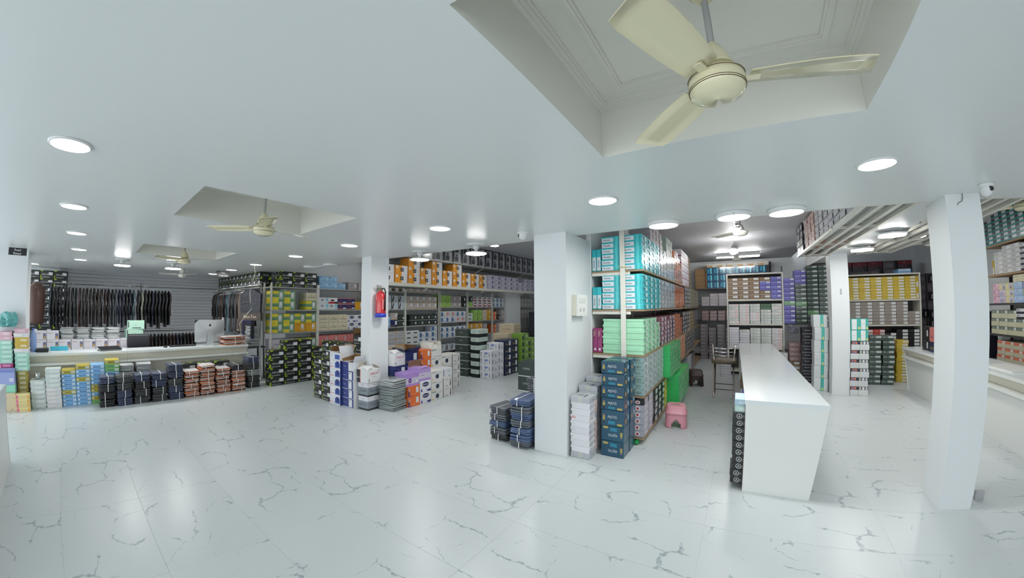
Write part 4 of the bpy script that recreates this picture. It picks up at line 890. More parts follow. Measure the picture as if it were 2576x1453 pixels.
tower([T_K2B]*13, -1.384, 3.874, 0, 'grey striped garment box', 'touching the aisle shelf')
tower([T_AJB, T_AJB, T_AJB]+[T_AJS]*4, -1.108, 3.632, 0, 'worn teal blue AJOG carton', 'beside the white garment boxes', flip=(0, 1), jit=.006)
tower([T_AJB, T_AJB, T_AJB]+[T_AJS]*4, -1.100, 3.845, 0, 'worn teal blue AJOG carton', 'behind the front AJOG stack', flip=(0, 1), jit=.004)

# inside the aisle counter, open side towards the shelf
tower([T_BLKL]*10, 0.155, 3.475, 0, 'black box with ring logo', 'inside the aisle counter end', z=0.0455, jit=.008)
tower([T_ICEM, T_ICEB], 0.165, 3.475, 0, {'ice_mint_box': 'pale mint box', 'ice_blue_box': 'pale blue box'}, 'on the black ring-logo boxes', z=0.0455+10*.0611, jit=.006)
CO = [('ice_blue', T_ICEB), ('brown', T_BRN), ('peach', T_PEA), ('turq', T_ROW), ('pinkw', T_K2), ('violet', T_VIO), ('sage', T_ICI), ('org', T_ORG)]
CN = {'ice_blue_box': 'pale blue box', 'brown_box': 'brown box', 'peach_box': 'peach box', 'turquoise_box': 'turquoise box', 'white_pink_box': 'white and pink box', 'violet_box': 'violet box', 'sage_box': 'sage box', 'orange_box': 'orange box'}
yy = 3.76
for k in range(9):
    T = CO[k % 8][1]; yy += 0.015
    n = int(0.29/T.h)
    wy = T.w if T is not T_ICEB else .32
    tower([T]*n, 0.235+T.d/2-0.125, yy+wy/2, -PI/2, CN[T.name], 'low in the aisle counter, %s place' % ORD[k], z=0.0455)
    tower([CO[(k+3) % 8][1]]*int(0.27/CO[(k+3) % 8][1].h), 0.235, yy+wy/2, -PI/2, CN[CO[(k+3) % 8][1].name], 'high in the aisle counter, %s place' % ORD[k], z=0.4105)
    yy += max(wy, CO[(k+3) % 8][1].w)
    if yy > 6.0: break

# ================================================================ BOXES: AISLE END, RACKS, OVERHEAD
YE = 11.56
grid(cols(T_FOILB, 9, (3, 3, 3, 3, 3, 3, 3, 3, 3)), '-y', YE, -0.695, 2.043, 'shiny blue foil pack', 'on the shelf at the aisle end')
T_WOB = btype('white_amber_carton', .27, .3, .115, (216, 212, 206), [('F', .05, .05, .6, .45, (196, 150, 80))], [])
grid(cols(T_WOB, 6, 1), '-y', YE, -0.70, 2.043+3*.2056, 'white and amber carton', 'above the blue foil packs', pitch=.275)
grid(cols(T_KRAFT, 1, 3), '-y', YE+.1, -1.035, 2.043, 'brown carton', 'left of the blue foil packs')
kp = MB(); kp.box(-0.722, YE-0.0, 2.043, -0.702, YE+0.3, 2.74); tag(kp.obj('cardboard_sheet', card((150, 112, 70))), 'tall folded cardboard sheet beside the blue foil packs', 'cardboard')
grid(cols(T_PGR, 3, (3, 4, 4)), '-y', YE, -0.87, 1.533, 'pale grey wrapped box', 'on the second end shelf', pitch=.235)
grid(cols(T_MAR, 4, 3), '-y', YE, -0.88, 1.103, 'dull pink box', 'on the third end shelf', pitch=.222)
grid(cols(T_GRB, 4, (10, 9, 10, 9)), '-y', YE-.275, -0.90, 0.0, 'grey wrapped box', 'piled before the end shelf', pitch=.225)
# white rack behind the counter
YR = 9.012
rn = {'brown_box': 'brown Easoy box', 'violet_box': 'violet Easoy box'}
grid([[T_BRN]*5, [T_BRN]*5, [T_BRN]*5, [T_BRN, T_BRN, T_VIO, T_VIO, T_BRN], [T_VIO]*5], '-y', YR, -0.102, 1.666, rn, 'on the top rack shelf', pitch=.2165)
T_GRX = flat('bottle_green_box', .205, .26, .062, (60, 96, 60), [], [], lid=0)
kn = {'white_pink_box': 'white and pink box', 'pale_sage_box': 'pale sage box', 'lilac_white_box': 'lilac white box', 'bottle_green_box': 'bottle green box'}
grid([[T_K2, T_K2G, T_K2, T_K2, T_K2, T_K2G, T_K2], [T_K2]*2+[T_K2]*5, [T_K2G, T_K2, T_K2, T_K2, T_K2G, T_K2G, T_K2G], [T_K2G]*5+[T_GRX]*2, [T_K2G]*3+[T_K2]+[T_K2G, T_K2, T_K2G]], '-y', YR, -0.101, 1.131, kn, 'on the middle rack shelf', pitch=.2165)
grid([[T_K2L]*8, [T_K2L]*6+[T_K2G], [T_K2G]*7, [T_K2G]*7, [T_K2]*7], '-y', YR, -0.101, 0.601, kn, 'on the lower rack shelf', pitch=.2165)
tower([T_K2L]*5, -0.16, 8.75, 0, 'lilac white box', 'on the floor before the white rack')
tower([T_K2G]*9, 0.92, 8.7, 0, 'pale sage box', 'on the floor right of the white rack')
# violet and green wall
vg = {'violet_box': 'violet Easoy box', 'dark_green_box': 'dark green DEE-10 box', 'light_green_box': 'light green DEE-10 box'}
T_VIO2 = T_VIO
grid([[T_VIO]*4+[T_DEEL]+[T_VIO]*5, [T_DEE]*4+[T_DEEL]+[T_DEE]*4+[T_VIO]*3, [T_DEE, T_DEE, T_DEEL]+[T_DEE]*10, [T_DEE]*13], '-y', YR, 1.012, 1.141, vg, 'beside the white rack', pitch=.224)
tower([T_BRN]*4+[T_MAR]*4, 1.16, 8.82, 0, {'brown_box': 'brown Easoy box', 'dull_pink_box': 'dull pink box'}, 'left of the black Endor stack')
tower([T_END]*9, 1.365, 8.54, 0, 'black Endor box', 'behind the white and turquoise packs')
tower([T_TURQ]*6, 1.470, 7.865, 0, 'white pack with turquoise band', 'left of the aisle pillar', jit=.01)
tower([T_NFL]*6, 2.015, 7.61, 0, 'white box with dark photo band', 'right of the aisle pillar', jit=.012)
tower([T_TURQ2]*2, 2.01, 7.61, 0, 'turquoise and white wrapped pack', 'on the photo-band boxes', z=6*.1526, jit=.006)
tower([T_DEE]*10, 2.58, 8.70, 0, 'dark green DEE-10 box', 'next to the photo-band boxes', jit=.01)
tower([T_DEE]*10, 2.812, 8.70, 0, 'dark green DEE-10 box', 'next to the yellow boxes', jit=.01)
tower([T_WGR]*12, 2.35, 8.95, 0, 'white and grey box', 'behind the green stacks')
tower([T_RACE]*14, 3.19, 9.06, 0, 'yellow label box', 'behind the far counter end', jit=.008)
# second white rack
YR2 = 9.312
grid(cols(T_RACE, 7, 8), '-y', YR2, 2.082, 1.616, 'yellow label box', 'on the top shelf beyond the pillar', pitch=.2205)
for k in range(2): put(T_RACEV, 3.653, YR2+.16, 1.616+k*.2286, 0, 'yellow label box stood on edge, %s, at the rack side' % ('lower' if k == 0 else 'upper'), 'yellow boxes on edge')
grid(cols(T_TAUP, 7, (7, 7, 7, 7, 7, 7, 4)), '-y', YR2, 2.082, 1.101, 'taupe box with white label', 'on the middle shelf beyond the pillar', pitch=.2285)
rb = {'red_white_box': 'red and white Sultan box', 'black_white_tag_box': 'black box with white tag'}
grid([[T_REDB]*6, [T_REDB]*6, [T_REDB]*6, [T_REDB]*6, [T_BLKW]*5, [T_BLKW]*6, [T_BLKW]*6], '-y', YR2, 2.082, 0.601, rb, 'on the lower shelf beyond the pillar', pitch=.2285)
T_BLUEB = flat('light_blue_box', .26, .26, .085, (120, 170, 214), [('F', .1, .5, .9, .95, (206, 220, 234))], [('F', .35, .7, .02, 'SIX RING', (40, 70, 120))], lid=0)
put(T_BLUEB, 3.42, 9.46, 2.146, 0, 'light blue box lying on top of the rack beyond the pillar')
sk = MB()
sk.lathe([(0.0001, 0.09), (0.16, 0.085), (0.27, 0.05), (0.30, 0.015), (0.29, 0.0)], 14)
so = sk.obj('folded_sack', mat('dark_sack', (74, 70, 72), rough=.6, bump=.5, bscale=14), None, (2.55, 9.5, 2.146)); so.scale = (1, .55, 1); tag(so, 'flat dark folded sack on the rack beyond the pillar', 'sack')
# dark cartons at the far right end
dk = {'maroon_carton': 'maroon topped carton', 'dusky_carton': 'dusky grey carton'}
random.seed(21)
grid([[random.choice((T_MARC, T_DUSK, T_DUSK)) for _ in range(13)] for _ in range(7)], '-y', 11.5, 1.9, 0.0, dk, 'in the dark end wall', pitch=.36)
grid([[random.choice((T_DUSK, T_BLACK2, T_DUSK)) for _ in range(11)] for _ in range(4)], '-x', 4.25, -11.4, 0.0, {'dusky_carton': 'dusky grey carton', 'black_label_carton': 'black labelled carton'}, 'on the dark side wall', pitch=.36)
random.seed(8)
# overhead rack over the aisle counter, faces towards the aisle
XO = 1.105
T_SLV2 = flat('silver_grey_box', .26, .45, .085, (178, 178, 184), [('F', .08, .1, .92, .85, (204, 204, 210))], [], coat=.8, rough=.15)
T_SALW = flat('salmon_wrapped_box', .25, .45, .085, (206, 160, 146), [('F', .1, .1, .9, .8, (216, 186, 178))], [], coat=.6)
T_WBL = flat('white_blue_tall_box', .20, .45, .16, (206, 206, 212), [('F', .6, .0, 1, 1, (44, 46, 90))], [], coat=.4)
T_ENDB = flat('black_endor_box', .30, .42, .115, (50, 50, 56), [('F', .6, .2, .95, .8, (170, 170, 176)), ('L', 0, 0, 1, .1, (186, 186, 188))], [('L', .4, .6, .03, 'Endor', (186, 186, 192))], lid=0)
T_YEL2 = flat('yellow_loft_box', .26, .45, .085, (206, 168, 60), [('F', .1, .1, .9, .8, (196, 176, 110))], [], coat=.3)
grid(cols(T_ENDB, 2, 4), '-x', XO-.0, -7.58, 2.42, 'black Endor box', 'on the overhead rack')
grid(cols(T_WBL, 1, 3), '-x', XO+.02, -6.95, 2.42, 'white and navy tall box', 'on the overhead rack')
grid(cols(T_SALW, 3, 5), '-x', XO+.0, -6.72, 2.42, 'salmon wrapped box', 'on the overhead rack')
grid(cols(T_SLV2, 8, 5), '-x', XO-.0, -5.92, 2.42, 'silver grey wrapped box', 'on the overhead rack')
put(T_YEL2, XO+.25, 3.674, 2.42, -PI/2, 'yellow box at the near end of the overhead rack')
grid(cols(T_DUSK, 9, 2), '-x', 2.06, -7.5, 2.42, 'dusky grey carton', 'on the overhead rack behind the near pillar', pitch=.42)

# ================================================================ BOXES: RIGHT WALL SHELF (faces -x)
XR = 4.21
grid(cols(T_TEAL, 8, (6, 7, 8, 8, 7, 7, 8, 8)), '-x', XR, -7.62, 2.411, 'teal and black box', 'on the top side shelf')
sh = {'white_grey_box': 'white and grey box', 'white_navy_box': 'white and navy box'}
grid([[T_WGR]*5, [T_WGR]*6, [T_WGR]*6, [T_WNV]*5, [T_WNV]*5, [T_WGR]*5, [T_WNV]*5], '-x', XR, -7.40, 1.941, sh, 'on the upper side shelf')
put(T_RACEV, XR+.17, 7.47, 1.941, -PI/2, 'olive yellow box stood on edge on the upper side shelf')
ps = {'pastel_pink_box': 'pastel pink box', 'pastel_blue_box': 'pastel blue box', 'pastel_cream_box': 'pastel cream box', 'pastel_white_box': 'pastel white print box', 'cream_box': 'plain cream box'}
grid([[T_PAP]*3, [T_PAW, T_PAW, T_PAY], [T_PAY]*3, [T_PAB, T_PAB, T_PAB, T_CRM], [T_PAB, T_PAY, T_PAP, T_CRM], [T_PAB]*3, [T_PAW]*4, [T_PAP]*3], '-x', XR, -7.50, 1.491, ps, 'on the middle side shelf')
cg = {'cream_green_label_box': 'cream box with green label', 'white_navy_box': 'white and navy box'}
grid([[T_CRG]*3, [T_CRG]*3, [T_CRG]*3, [T_CRG, T_CRG, T_WNV, T_WNV], [T_WNV]*5, [T_WNV]*5, [T_CRG]*3], '-x', XR, -7.58, 1.015, cg, 'on the lower side shelf')
grid(cols(T_CRC, 7, 3), '-x', XR-.0, -7.38, 0.601, 'cream box with coral label', 'on the bottom side shelf')
tower([T_WNV]*18, 4.33, 7.95, -PI/2, 'white and navy box', 'at the far end of the side shelf', jit=.006)
tower([T_BLACK2]*2, 3.18, 7.45, -PI/2, 'black labelled carton', 'on the long counter behind the pillar', z=.7726)
tower([T_NAVYB, T_SALM], 3.15, 7.1, -PI/2, {'navy_carton': 'navy carton', 'salmon_carton': 'salmon carton'}, 'on the long counter behind the pillar', z=.7726)

# ================================================================ BOXES: STEEL WALL SHELVES (face +x at -8.24)
XW = -8.262
def wgrid(spec, y, z, desc, place, pitch=None, off=0): return grid(spec, '+x', XW-off, y, z, desc, place, pitch=pitch)
P1, P2, P3, P4 = 'on the coat-side shelf', 'on the salmon carton shelf', 'right of the extinguisher pillar', 'on the dark green carton shelf'
wgrid(cols(T_OUG, 3, 2), 3.30, 1.976, 'black OU-G carton', 'atop the coat-side shelf', pitch=.284)
wgrid(cols(T_YG, 2, 2), 3.14, 1.471, 'yellow and green carton', 'upper left ' + P1)
wgrid([[T_YG, T_BEIGE]], 3.90, 1.471, {'yellow_green_carton': 'yellow and green carton', 'beige_carton': 'beige carton'}, 'upper right ' + P1)
ygd = {'yellow_green_carton': 'yellow and green carton', 'amber_carton': 'amber carton', 'white_print_carton': 'white printed carton'}
wgrid([[T_YG, T_YG], [T_YG, T_YG], [T_AMBER, T_YG]], 3.13, 0.971, ygd, 'middle left ' + P1)
wgrid([[T_AMBER, T_YG]], 3.898, 0.971, ygd, 'middle right ' + P1, pitch=.254)
wgrid([[T_LAVW, T_LAVW], [T_LAVW, T_LAVW], [T_YG, T_YG], [T_YG, T_YG]], 3.13, 0.411, ygd, 'low ' + P1, pitch=.258)
wgrid(cols(T_SKY, 3, (2, 2, 1)), 4.22, 1.976, 'pale blue carton', 'atop the salmon carton shelf')
wgrid([[T_GREY2], [T_GREY2]], 4.97, 1.976, 'plain grey carton', 'atop the salmon carton shelf', pitch=.29)
wgrid([[T_WBLU, T_WBLU], [T_WBLU, T_WRED], [T_NVOR, T_NVOR], [T_NVOR, T_NVOR], [T_AMBER]], 4.22, 1.471, {'white_round_logo_carton': 'white round logo carton', 'white_red_carton': 'white and red carton', 'navy_orange_carton': 'navy and orange carton', 'amber_carton': 'amber carton'}, 'upper ' + P2)
wgrid([[T_BEIGE]*2, [T_BEIGE]*2, [T_BEIGE]*2, [T_OVAL]*2, [T_OVAL]*2], 4.215, 0.971, {'beige_carton': 'beige carton', 'white_oval_logo_carton': 'white oval logo carton'}, 'middle ' + P2)
wgrid(cols(T_SALM, 5, 2), 4.22, 0.411, 'salmon pink carton', 'low ' + P2)
# shelf partly hidden by the extinguisher pillar
wgrid(cols(T_BRNW, 5, 1), 5.60, 1.976, 'brown and white carton', 'top ' + P3)
wgrid(cols(T_ZEBRA, 5, 2), 5.58, 1.471, 'black and white figure carton', 'upper ' + P3, pitch=.25)
wgrid([[T_SKY, T_SKY], [T_SKY, T_SKY], [T_SKY, T_SKY], [T_GRAV, T_TAUPE], [T_LORAL, T_LORAL]], 5.58, 0.971, {'pale_blue_carton': 'pale blue carton', 'navy_gold_carton': 'navy carton', 'taupe_orange_carton': 'taupe carton', 'dark_green_carton': 'dark green carton'}, 'middle ' + P3, pitch=.246)
wgrid(cols(T_GBOX, 4, 2), 5.585, 0.411, 'grey carton with orange edge', 'low ' + P3)
# next shelf
wgrid(cols(T_TAUPS, 5, 1), 6.88, 1.976, 'taupe carton', 'top ' + P4)
wgrid(cols(T_TAUPE, 5, 2), 6.88, 1.471, 'taupe carton with orange corner', 'upper ' + P4)
wgrid(cols(T_LORAL, 4, 2), 7.02, 0.971, 'dark green LORAL carton', 'middle ' + P4)
wgrid([[T_STRIPE]*3, [T_STRIPE]*3, [T_BLUW]*2, [T_BLUW]*2, [T_BLUW]*3], 6.87, 0.411, {'white_black_band_carton': 'white carton with black band', 'white_blue_label_carton': 'white carton with blue label'}, 'low ' + P4)
P5 = 'on the light green carton shelf'
wgrid([[T_LGREEN]*2, [T_LGREEN]*2, [T_GREY2]*2, [T_GREY2]*2, [T_BLACK2]*2], 8.29, 1.531, {'light_green_carton': 'light green carton', 'grey_carton': 'grey carton', 'black_label_carton': 'black carton'}, 'upper ' + P5)
wgrid([[T_BLUW]*2, [T_BLUW, T_REDW], [T_BLUW, T_REDW], [T_REDW, T_BLUW], [T_REDW, T_BLUW]], 8.29, 1.031, {'white_blue_label_carton': 'white carton with blue label', 'white_red_disc_carton': 'white carton with red disc'}, 'middle ' + P5)
wgrid(cols(T_BLUW, 5, 2), 8.29, 0.521, 'white carton with blue label', 'low ' + P5)
wgrid(cols(T_ZEBRA, 5, 1), 8.29, 0.101, 'grey figure carton', 'lowest ' + P5)
P6 = 'on the red and white carton shelf'
wgrid([[T_LGREEN]+[T_BLACK2], [T_REDS]*2, [T_REDS]*2, [T_REDS]*2, [T_REDS]*2], 9.66, 1.531, {'light_green_carton': 'light green carton', 'black_label_carton': 'black carton', 'white_maroon_carton': 'white and maroon carton'}, 'upper ' + P6, pitch=.285)
wgrid([[T_STRIPE]*2, [T_LGREEN]*2, [T_LGREEN]*2, [T_BEIGE]*2, [T_AMBER]*2], 9.67, 1.031, {'white_black_band_carton': 'white carton with black band', 'light_green_carton': 'light green carton', 'beige_carton': 'beige carton', 'amber_carton': 'amber carton'}, 'middle ' + P6, pitch=.275)
wgrid([[T_AMBER]*2, [T_AMBER]*2, [T_AMBER]*2, [T_GREY2]*2], 9.67, 0.521, {'amber_carton': 'amber carton', 'grey_carton': 'grey carton'}, 'low ' + P6, pitch=.285)
P7 = 'beside the white storage column'
wgrid(cols(T_BLUW, 3, 2), 11.15, 1.531, 'white carton with blue label', 'upper ' + P7)
wgrid([[T_ORNG]*2, [T_BLACK2], [T_GREY2]*2], 11.14, 1.031, {'orange_portrait_carton': 'orange carton', 'black_label_carton': 'black carton', 'grey_carton': 'grey carton'}, 'middle ' + P7, pitch=.262)
wgrid([[T_ORNG]*2, [T_GREY2]*2], 11.16, 0.521, {'orange_portrait_carton': 'orange carton', 'grey_carton': 'grey carton'}, 'low ' + P7)
P8 = 'beyond the white storage column'
wgrid(cols(T_GREY2, 4, 2), 13.2, 1.531, 'grey carton', 'upper ' + P8)
wgrid(cols(T_GREY2, 4, 2), 13.2, 1.031, 'grey carton', 'middle ' + P8)
tower([T_QUIL]*5, -7.8, 13.6, PI/2, 'white and navy ring carton', 'nearest the storage column'); tower([T_QUIL]*5, -7.8, 13.98, PI/2, 'white and navy ring carton', 'second from the storage column')
# loft
XLF = -7.77
lo = 'on the long loft shelf'
hs = (2, 2, 3, 2, 3, 2, 3, 2, 2, 2)
grid([[T_JLI]*h for h in hs], '+x', XLF, 5.60, 2.201, 'orange and white JLI carton', lo, pitch=.455)
grid(cols(T_WRAPW, 8, (3, 3, 3, 3, 3, 2, 3, 3)), '+x', XLF, 10.2, 2.201, 'lavender wrapped carton', lo, pitch=.42)
T_GRK = btype('grey_lidded_carton', .40, .36, .24, (150, 128, 112), [('F', .3, .2, .7, .8, (120, 110, 106))], [])
grid(cols(T_LOFTBW, 18, [2]*18), '+x', XLF, 6.6, 2.981, 'black and white carton', 'on the upper loft shelf', pitch=.425)
# corner shelf over the coats: cartons face the camera side
grid(cols(T_OUG, 11, [2]*11), '-y', 3.03, -12.02, 1.976, 'black OU-G carton', 'above the second coat rail', pitch=.302)

# ================================================================ MIXED PILE AROUND THE EXTINGUISHER PILLAR
PM = 'in the mixed pile'
grid(cols(T_OUG, 2, 4), '-y', 3.0, -6.06, 0, 'black OU-G carton', PM)
tower([T_BERLY]*5, -5.325, 3.105, 0, 'white and navy Berly carton', 'next to the black cartons')
tower([T_BERLY2]*4, -5.018, 3.145, 0, 'white and navy Berly carton', 'next to the grey and white cartons')
tower([T_CMJ]*2, -4.727, 3.212, math.radians(4), 'grey and white CMJ carton', PM)
def open_carton(name, w_, d_, h, loc, rz, outer, inner, label, decal=None, flaps=(60, 120, 40, 110)):
    """a carton with its lid flaps standing open: body and four flaps are parts"""
    t = empty(name, loc, rz, label, 'box')
    b = MB(); s = 0.004
    b.box(-w_/2, -d_/2, 0, w_/2, d_/2, 0.004)
    b.box(-w_/2, -d_/2, 0, w_/2, -d_/2+s, h); b.box(-w_/2, d_/2-s, 0, w_/2, d_/2, h)
    b.box(-w_/2, -d_/2+s, 0, -w_/2+s, d_/2-s, h); b.box(w_/2-s, -d_/2+s, 0, w_/2, d_/2-s, h)
    b.box(-w_/2+s, -d_/2+s, 0.004, w_/2-s, d_/2-s, h*0.82, 1)
    b.obj('body', [card(outer), card(inner)], t)
    if decal:
        m = MB(); mats = []
        for face, u0, v0, u1, v1, c in decal[0]:
            f, _, _ = facemap(face, w_, d_, h, .0012+.0002*len(mats)); cm = card(c)
            if cm not in mats: mats.append(cm)
            m.quad(f(u0, v0), f(u1, v0), f(u1, v1), f(u0, v1), mats.index(cm))
        for face, u, v, hh, sx, c in decal[1]:
            f, fw, fh = facemap(face, w_, d_, h, .0036); cm = card(c)
            if cm not in mats: mats.append(cm)
            vs, fs, _ = text2d(sx); n = len(m.v)
            m.v += [f(u+p*hh/fw, v+q*hh/fh) for p, q in vs]
            for fc in fs: m.f.append(tuple(n+i for i in fc)); m.m.append(mats.index(cm)); m.sm.append(False)
        m.obj('print', mats, t)['kind'] = 'stuff'
    fl_ = ((0, -d_/2, w_, 0), (w_/2, 0, d_, PI/2), (0, d_/2, w_, PI), (-w_/2, 0, d_, -PI/2))
    for (x, y, L, r), a in zip(fl_, flaps):
        q = MB(); fh_ = min(w_, d_)*0.48
        q.box(-L/2, 0, 0, L/2, 0.003, fh_); q.box(-L/2+.002, 0.0031, 0.002, L/2-.002, 0.0038, fh_-.002, 1)
        o = q.obj('flap', [card(outer), card(inner)], t, (x, y, h))
        # angle a: 0 closed flat inward, 90 upright, 180 folded outward down
        o.rotation_euler = Matrix.Rotation(r, 3, 'Z').to_euler()
        o.rotation_euler = (Matrix.Rotation(r, 3, 'Z') @ Matrix.Rotation(-math.radians(90-a), 3, 'X')).to_euler()
    return t
KRAFT = (150, 116, 78)
open_carton('white_navy_carton', .302, .24, .135, (-5.018, 3.145, 4*.1401), 0, (226, 227, 232), KRAFT, 'open white and navy Berly carton on the second Berly stack',
    ([('F', 0, 0, .58, 1, (60, 72, 136)), ('F', .62, .1, .88, .92, (236, 236, 238))], [('F', .26, .5, .026, 'Berly', (200, 206, 232))]), (165, 120, 70, 100))
open_carton('white_navy_carton', .30, .24, .12, (-5.325, 3.105, 5*.1401), 0.03, (226, 227, 232), KRAFT, 'open white and navy Berly carton on the first Berly stack',
    ([('F', .5, .15, .95, .75, (72, 104, 180))], [('F', .2, .55, .022, 'Berly', (120, 130, 180))]), (160, 70, 110, 60))
ORI = ([('F', .0, 0, .3, 1, (50, 50, 54)), ('F', .3, 0, .34, 1, (214, 60, 60)), ('R', .1, .1, .14, .3, (40, 40, 40)), ('R', .85, .75, .88, .95, (40, 40, 40))], [('F', .16, .4, .022, 'ORISON', WHT), ('R', .5, .68, .03, 'ORISON', (206, 60, 70)), ('R', .5, .45, .012, 'collection', (120, 120, 120))])
open_carton('white_black_carton', .24, .25, .195, (-4.725, 3.205, 2*.2056), math.radians(6), (232, 232, 232), (200, 190, 176), 'open white ORISON carton on the grey and white cartons', ORI, (25, 20, 40, 70))
grid(cols(T_GRAV, 2, 3), '+x', -4.58, 3.56, 0, 'navy carton with gold lettering', PM)
GRV = ([('F', .62, .3, .9, .85, (226, 228, 230))], [('F', .32, .2, .034, 'Gravola', (216, 178, 70)), ('L', .5, .3, .034, 'Gravola', (216, 178, 70))])
open_carton('navy_gold_carton', .25, .28, .20, (-4.73, 3.945, 3*.2006), PI/2, (34, 44, 96), KRAFT, 'open navy carton with gold lettering and brown flap on the pile', GRV, (140, 60, 120, 150))
open_carton('white_black_carton', .24, .25, .195, (-4.72, 3.685, 3*.2006), math.radians(8), (232, 232, 232), (200, 190, 176), 'open white ORISON carton on the navy cartons', ORI, (20, 30, 60, 80))
grid([[T_ORNG]*2], '+x', -4.262, 3.578, 0, 'orange portrait carton', 'under the lilac cartons')
grid([[T_OVAL]*2], '+x', -4.262, 3.825, 0, 'white oval logo carton', 'under the lilac cartons')
grid([[T_SHADX]*3], '+x', -4.262, 4.075, 0, 'white SHADEX carton', 'at the front of the pile')
grid([[T_KDCR, T_KDCR, T_KDCT]], '+x', -4.262, 4.33, 0, {'white_figure_carton': 'white KDC figure carton', 'white_blue_figure_carton': 'white carton with blue figure'}, 'at the far corner of the pile')
tower([T_LILAC], -4.415, 3.685, PI/2-.03, 'lilac carton on the orange cartons', PM, z=2*.1606)
open_carton('lilac_carton', .255, .27, .195, (-4.415, 3.943, 2*.1806), PI/2-.02, (184, 152, 216), KRAFT, 'open lilac carton with one brown flap raised', ([('F', 0, 0, 1, .18, (176, 140, 210)), ('F', 0, .18, 1, .66, (204, 196, 214))], [('F', .3, .46, .03, 'Chip', (124, 70, 160))]), (10, 8, 70, 8))
grid([[T_ORNG]*5, [T_SHADX]*4, [T_SHADX]*4, [T_KDCR]*4], '+x', -4.585, 4.12, 0, {'orange_portrait_carton': 'orange portrait carton', 'white_disc_logo_carton': 'white SHADEX carton', 'white_figure_carton': 'white KDC figure carton'}, 'in the back row of the pile', pitch=.256)
open_carton('white_disc_logo_carton', .25, .28, .15, (-4.73, 4.51, 4*.1636), PI/2, (228, 227, 222), (214, 210, 200), 'open white SHADEX carton topping the back row', ([], [('F', .22, .82, .022, 'SHADEX', (50, 60, 80))]), (30, 80, 100, 60))
# black cartons behind the pile, by the wall shelf
grid(cols(T_OUG, 5, 5), '-y', 3.62, -6.98, 0, 'black OU-G carton', 'in the row behind the mixed pile', pitch=.30)
open_carton('black_carton', .278, .25, .17, (-5.72, 3.77, 5*.1726), 0, (44, 46, 46), KRAFT, 'open black OU-G carton topping the row behind the pile', ([('F', .6, .4, .9, .8, (222, 224, 226))]+DOTS, [('F', .36, .5, .035, 'OU-G', WHT)]), (15, 70, 100, 80))
grid([[T_OUG]*4, [T_OUG]*5, [T_OUG]*5, [T_OUG]*4], '+x', -7.42, 2.79, 0, 'black OU-G carton', 'on the floor before the coat-side shelf')
# storage room stacks
grid(cols(T_LORALF, 1, 6), '-y', 5.92, -5.44, 0, 'dark green LORAL carton', 'standing free in the storage room')
grid(cols(T_ORA, 1, 6), '-y', 5.99, -5.05, 0, 'mint and black ORA carton', 'standing free in the storage room')
grid(cols(T_KDC, 1, 4), '-y', 6.0, -4.79, 0, 'white KID-C carton', 'front of the storage heap')
tower([T_KDC]*5, -4.634, 6.345, 0, 'white KID-C carton', 'second in the storage heap')
grid(cols(T_NAVYB, 2, 5), '+x', -4.47, 6.49, 0, 'navy carton with gold lettering', 'in the storage heap')
T_GRNV = btype('green_navy_carton', .29, .30, .15, (120, 158, 62), [('F', 0, .0, .3, .6, (40, 52, 70)), label_sticker('F', .6, .3, .8, .8, (190, 206, 170))], [])
grid(cols(T_GRNV, 3, (6, 5, 5)), '+x', -4.40, 7.12, 0, 'green and navy carton', 'in the storage heap')
tower([T_LILAC, T_LILAC, T_LILAC], -5.25, 6.95, 0, 'lilac carton', 'behind the mint and black cartons')
T_BEIG2 = btype('beige_carton', .52, .36, .26, (206, 192, 164), [], [('F', .5, .42, .04, 'R.CORRER', (120, 104, 80)), ('R', .5, .42, .03, 'R.CORRER', (120, 104, 80))])
tower([T_BEIG2]*3, -5.85, 8.45, 0, 'large beige carton', 'at the back of the storage heap', jit=.0)
put(T_BEIG2, -5.79, 8.67, 3*.2606, 0, 'large beige carton tilted atop the storage heap')
tower([T_REDW]*6, -3.9, 8.2, PI/2, 'white carton with red disc', 'beyond the green and navy cartons')
tower([T_LORALB]*2, -3.28, 5.68, 0, 'large dark green LORAL carton', 'half hidden by the mid pillar')

# ================================================================ LEFT SIDE STACKS BEFORE THE COUNTER
XL = -7.72
PL = 'before the left counter'
grid([[T_CRMB]], '+x', -7.665, -1.30, 0, 'cream carton with red marks', 'at the picture edge')
grid([[T_FLOW]*4], '+x', -7.592, -1.08, 0, 'yellow flower printed box', PL)
grid([[T_PSG]*6], '+x', -7.77, -0.866, 0, 'pale sage garment box', PL)
grid([[T_PWG]*5+[T_PSG]*4], '+x', -7.73, -0.638, 0, {'pale_white_garment_box': 'pale white garment box', 'pale_sage_garment_box': 'pale sage garment box'}, PL + ', second pale stack')
nn = {'sky_blue_garment_box': 'sky blue National box', 'mustard_garment_box': 'mustard National box', 'leaf_green_garment_box': 'leaf green National box'}
B_, Y_, G_ = T_NAT, T_NATY, T_NATG
grid([[B_, B_, B_, Y_, B_, B_, B_, B_, Y_], [B_, B_, B_, B_, B_, B_, Y_, B_, B_, Y_], [G_, Y_, B_, Y_, Y_, B_, B_, B_, B_, B_], [G_, B_, Y_, B_, G_, B_, G_, B_, G_, G_, Y_]], '+x', -7.77, -0.402, 0, nn, PL, pitch=.211)
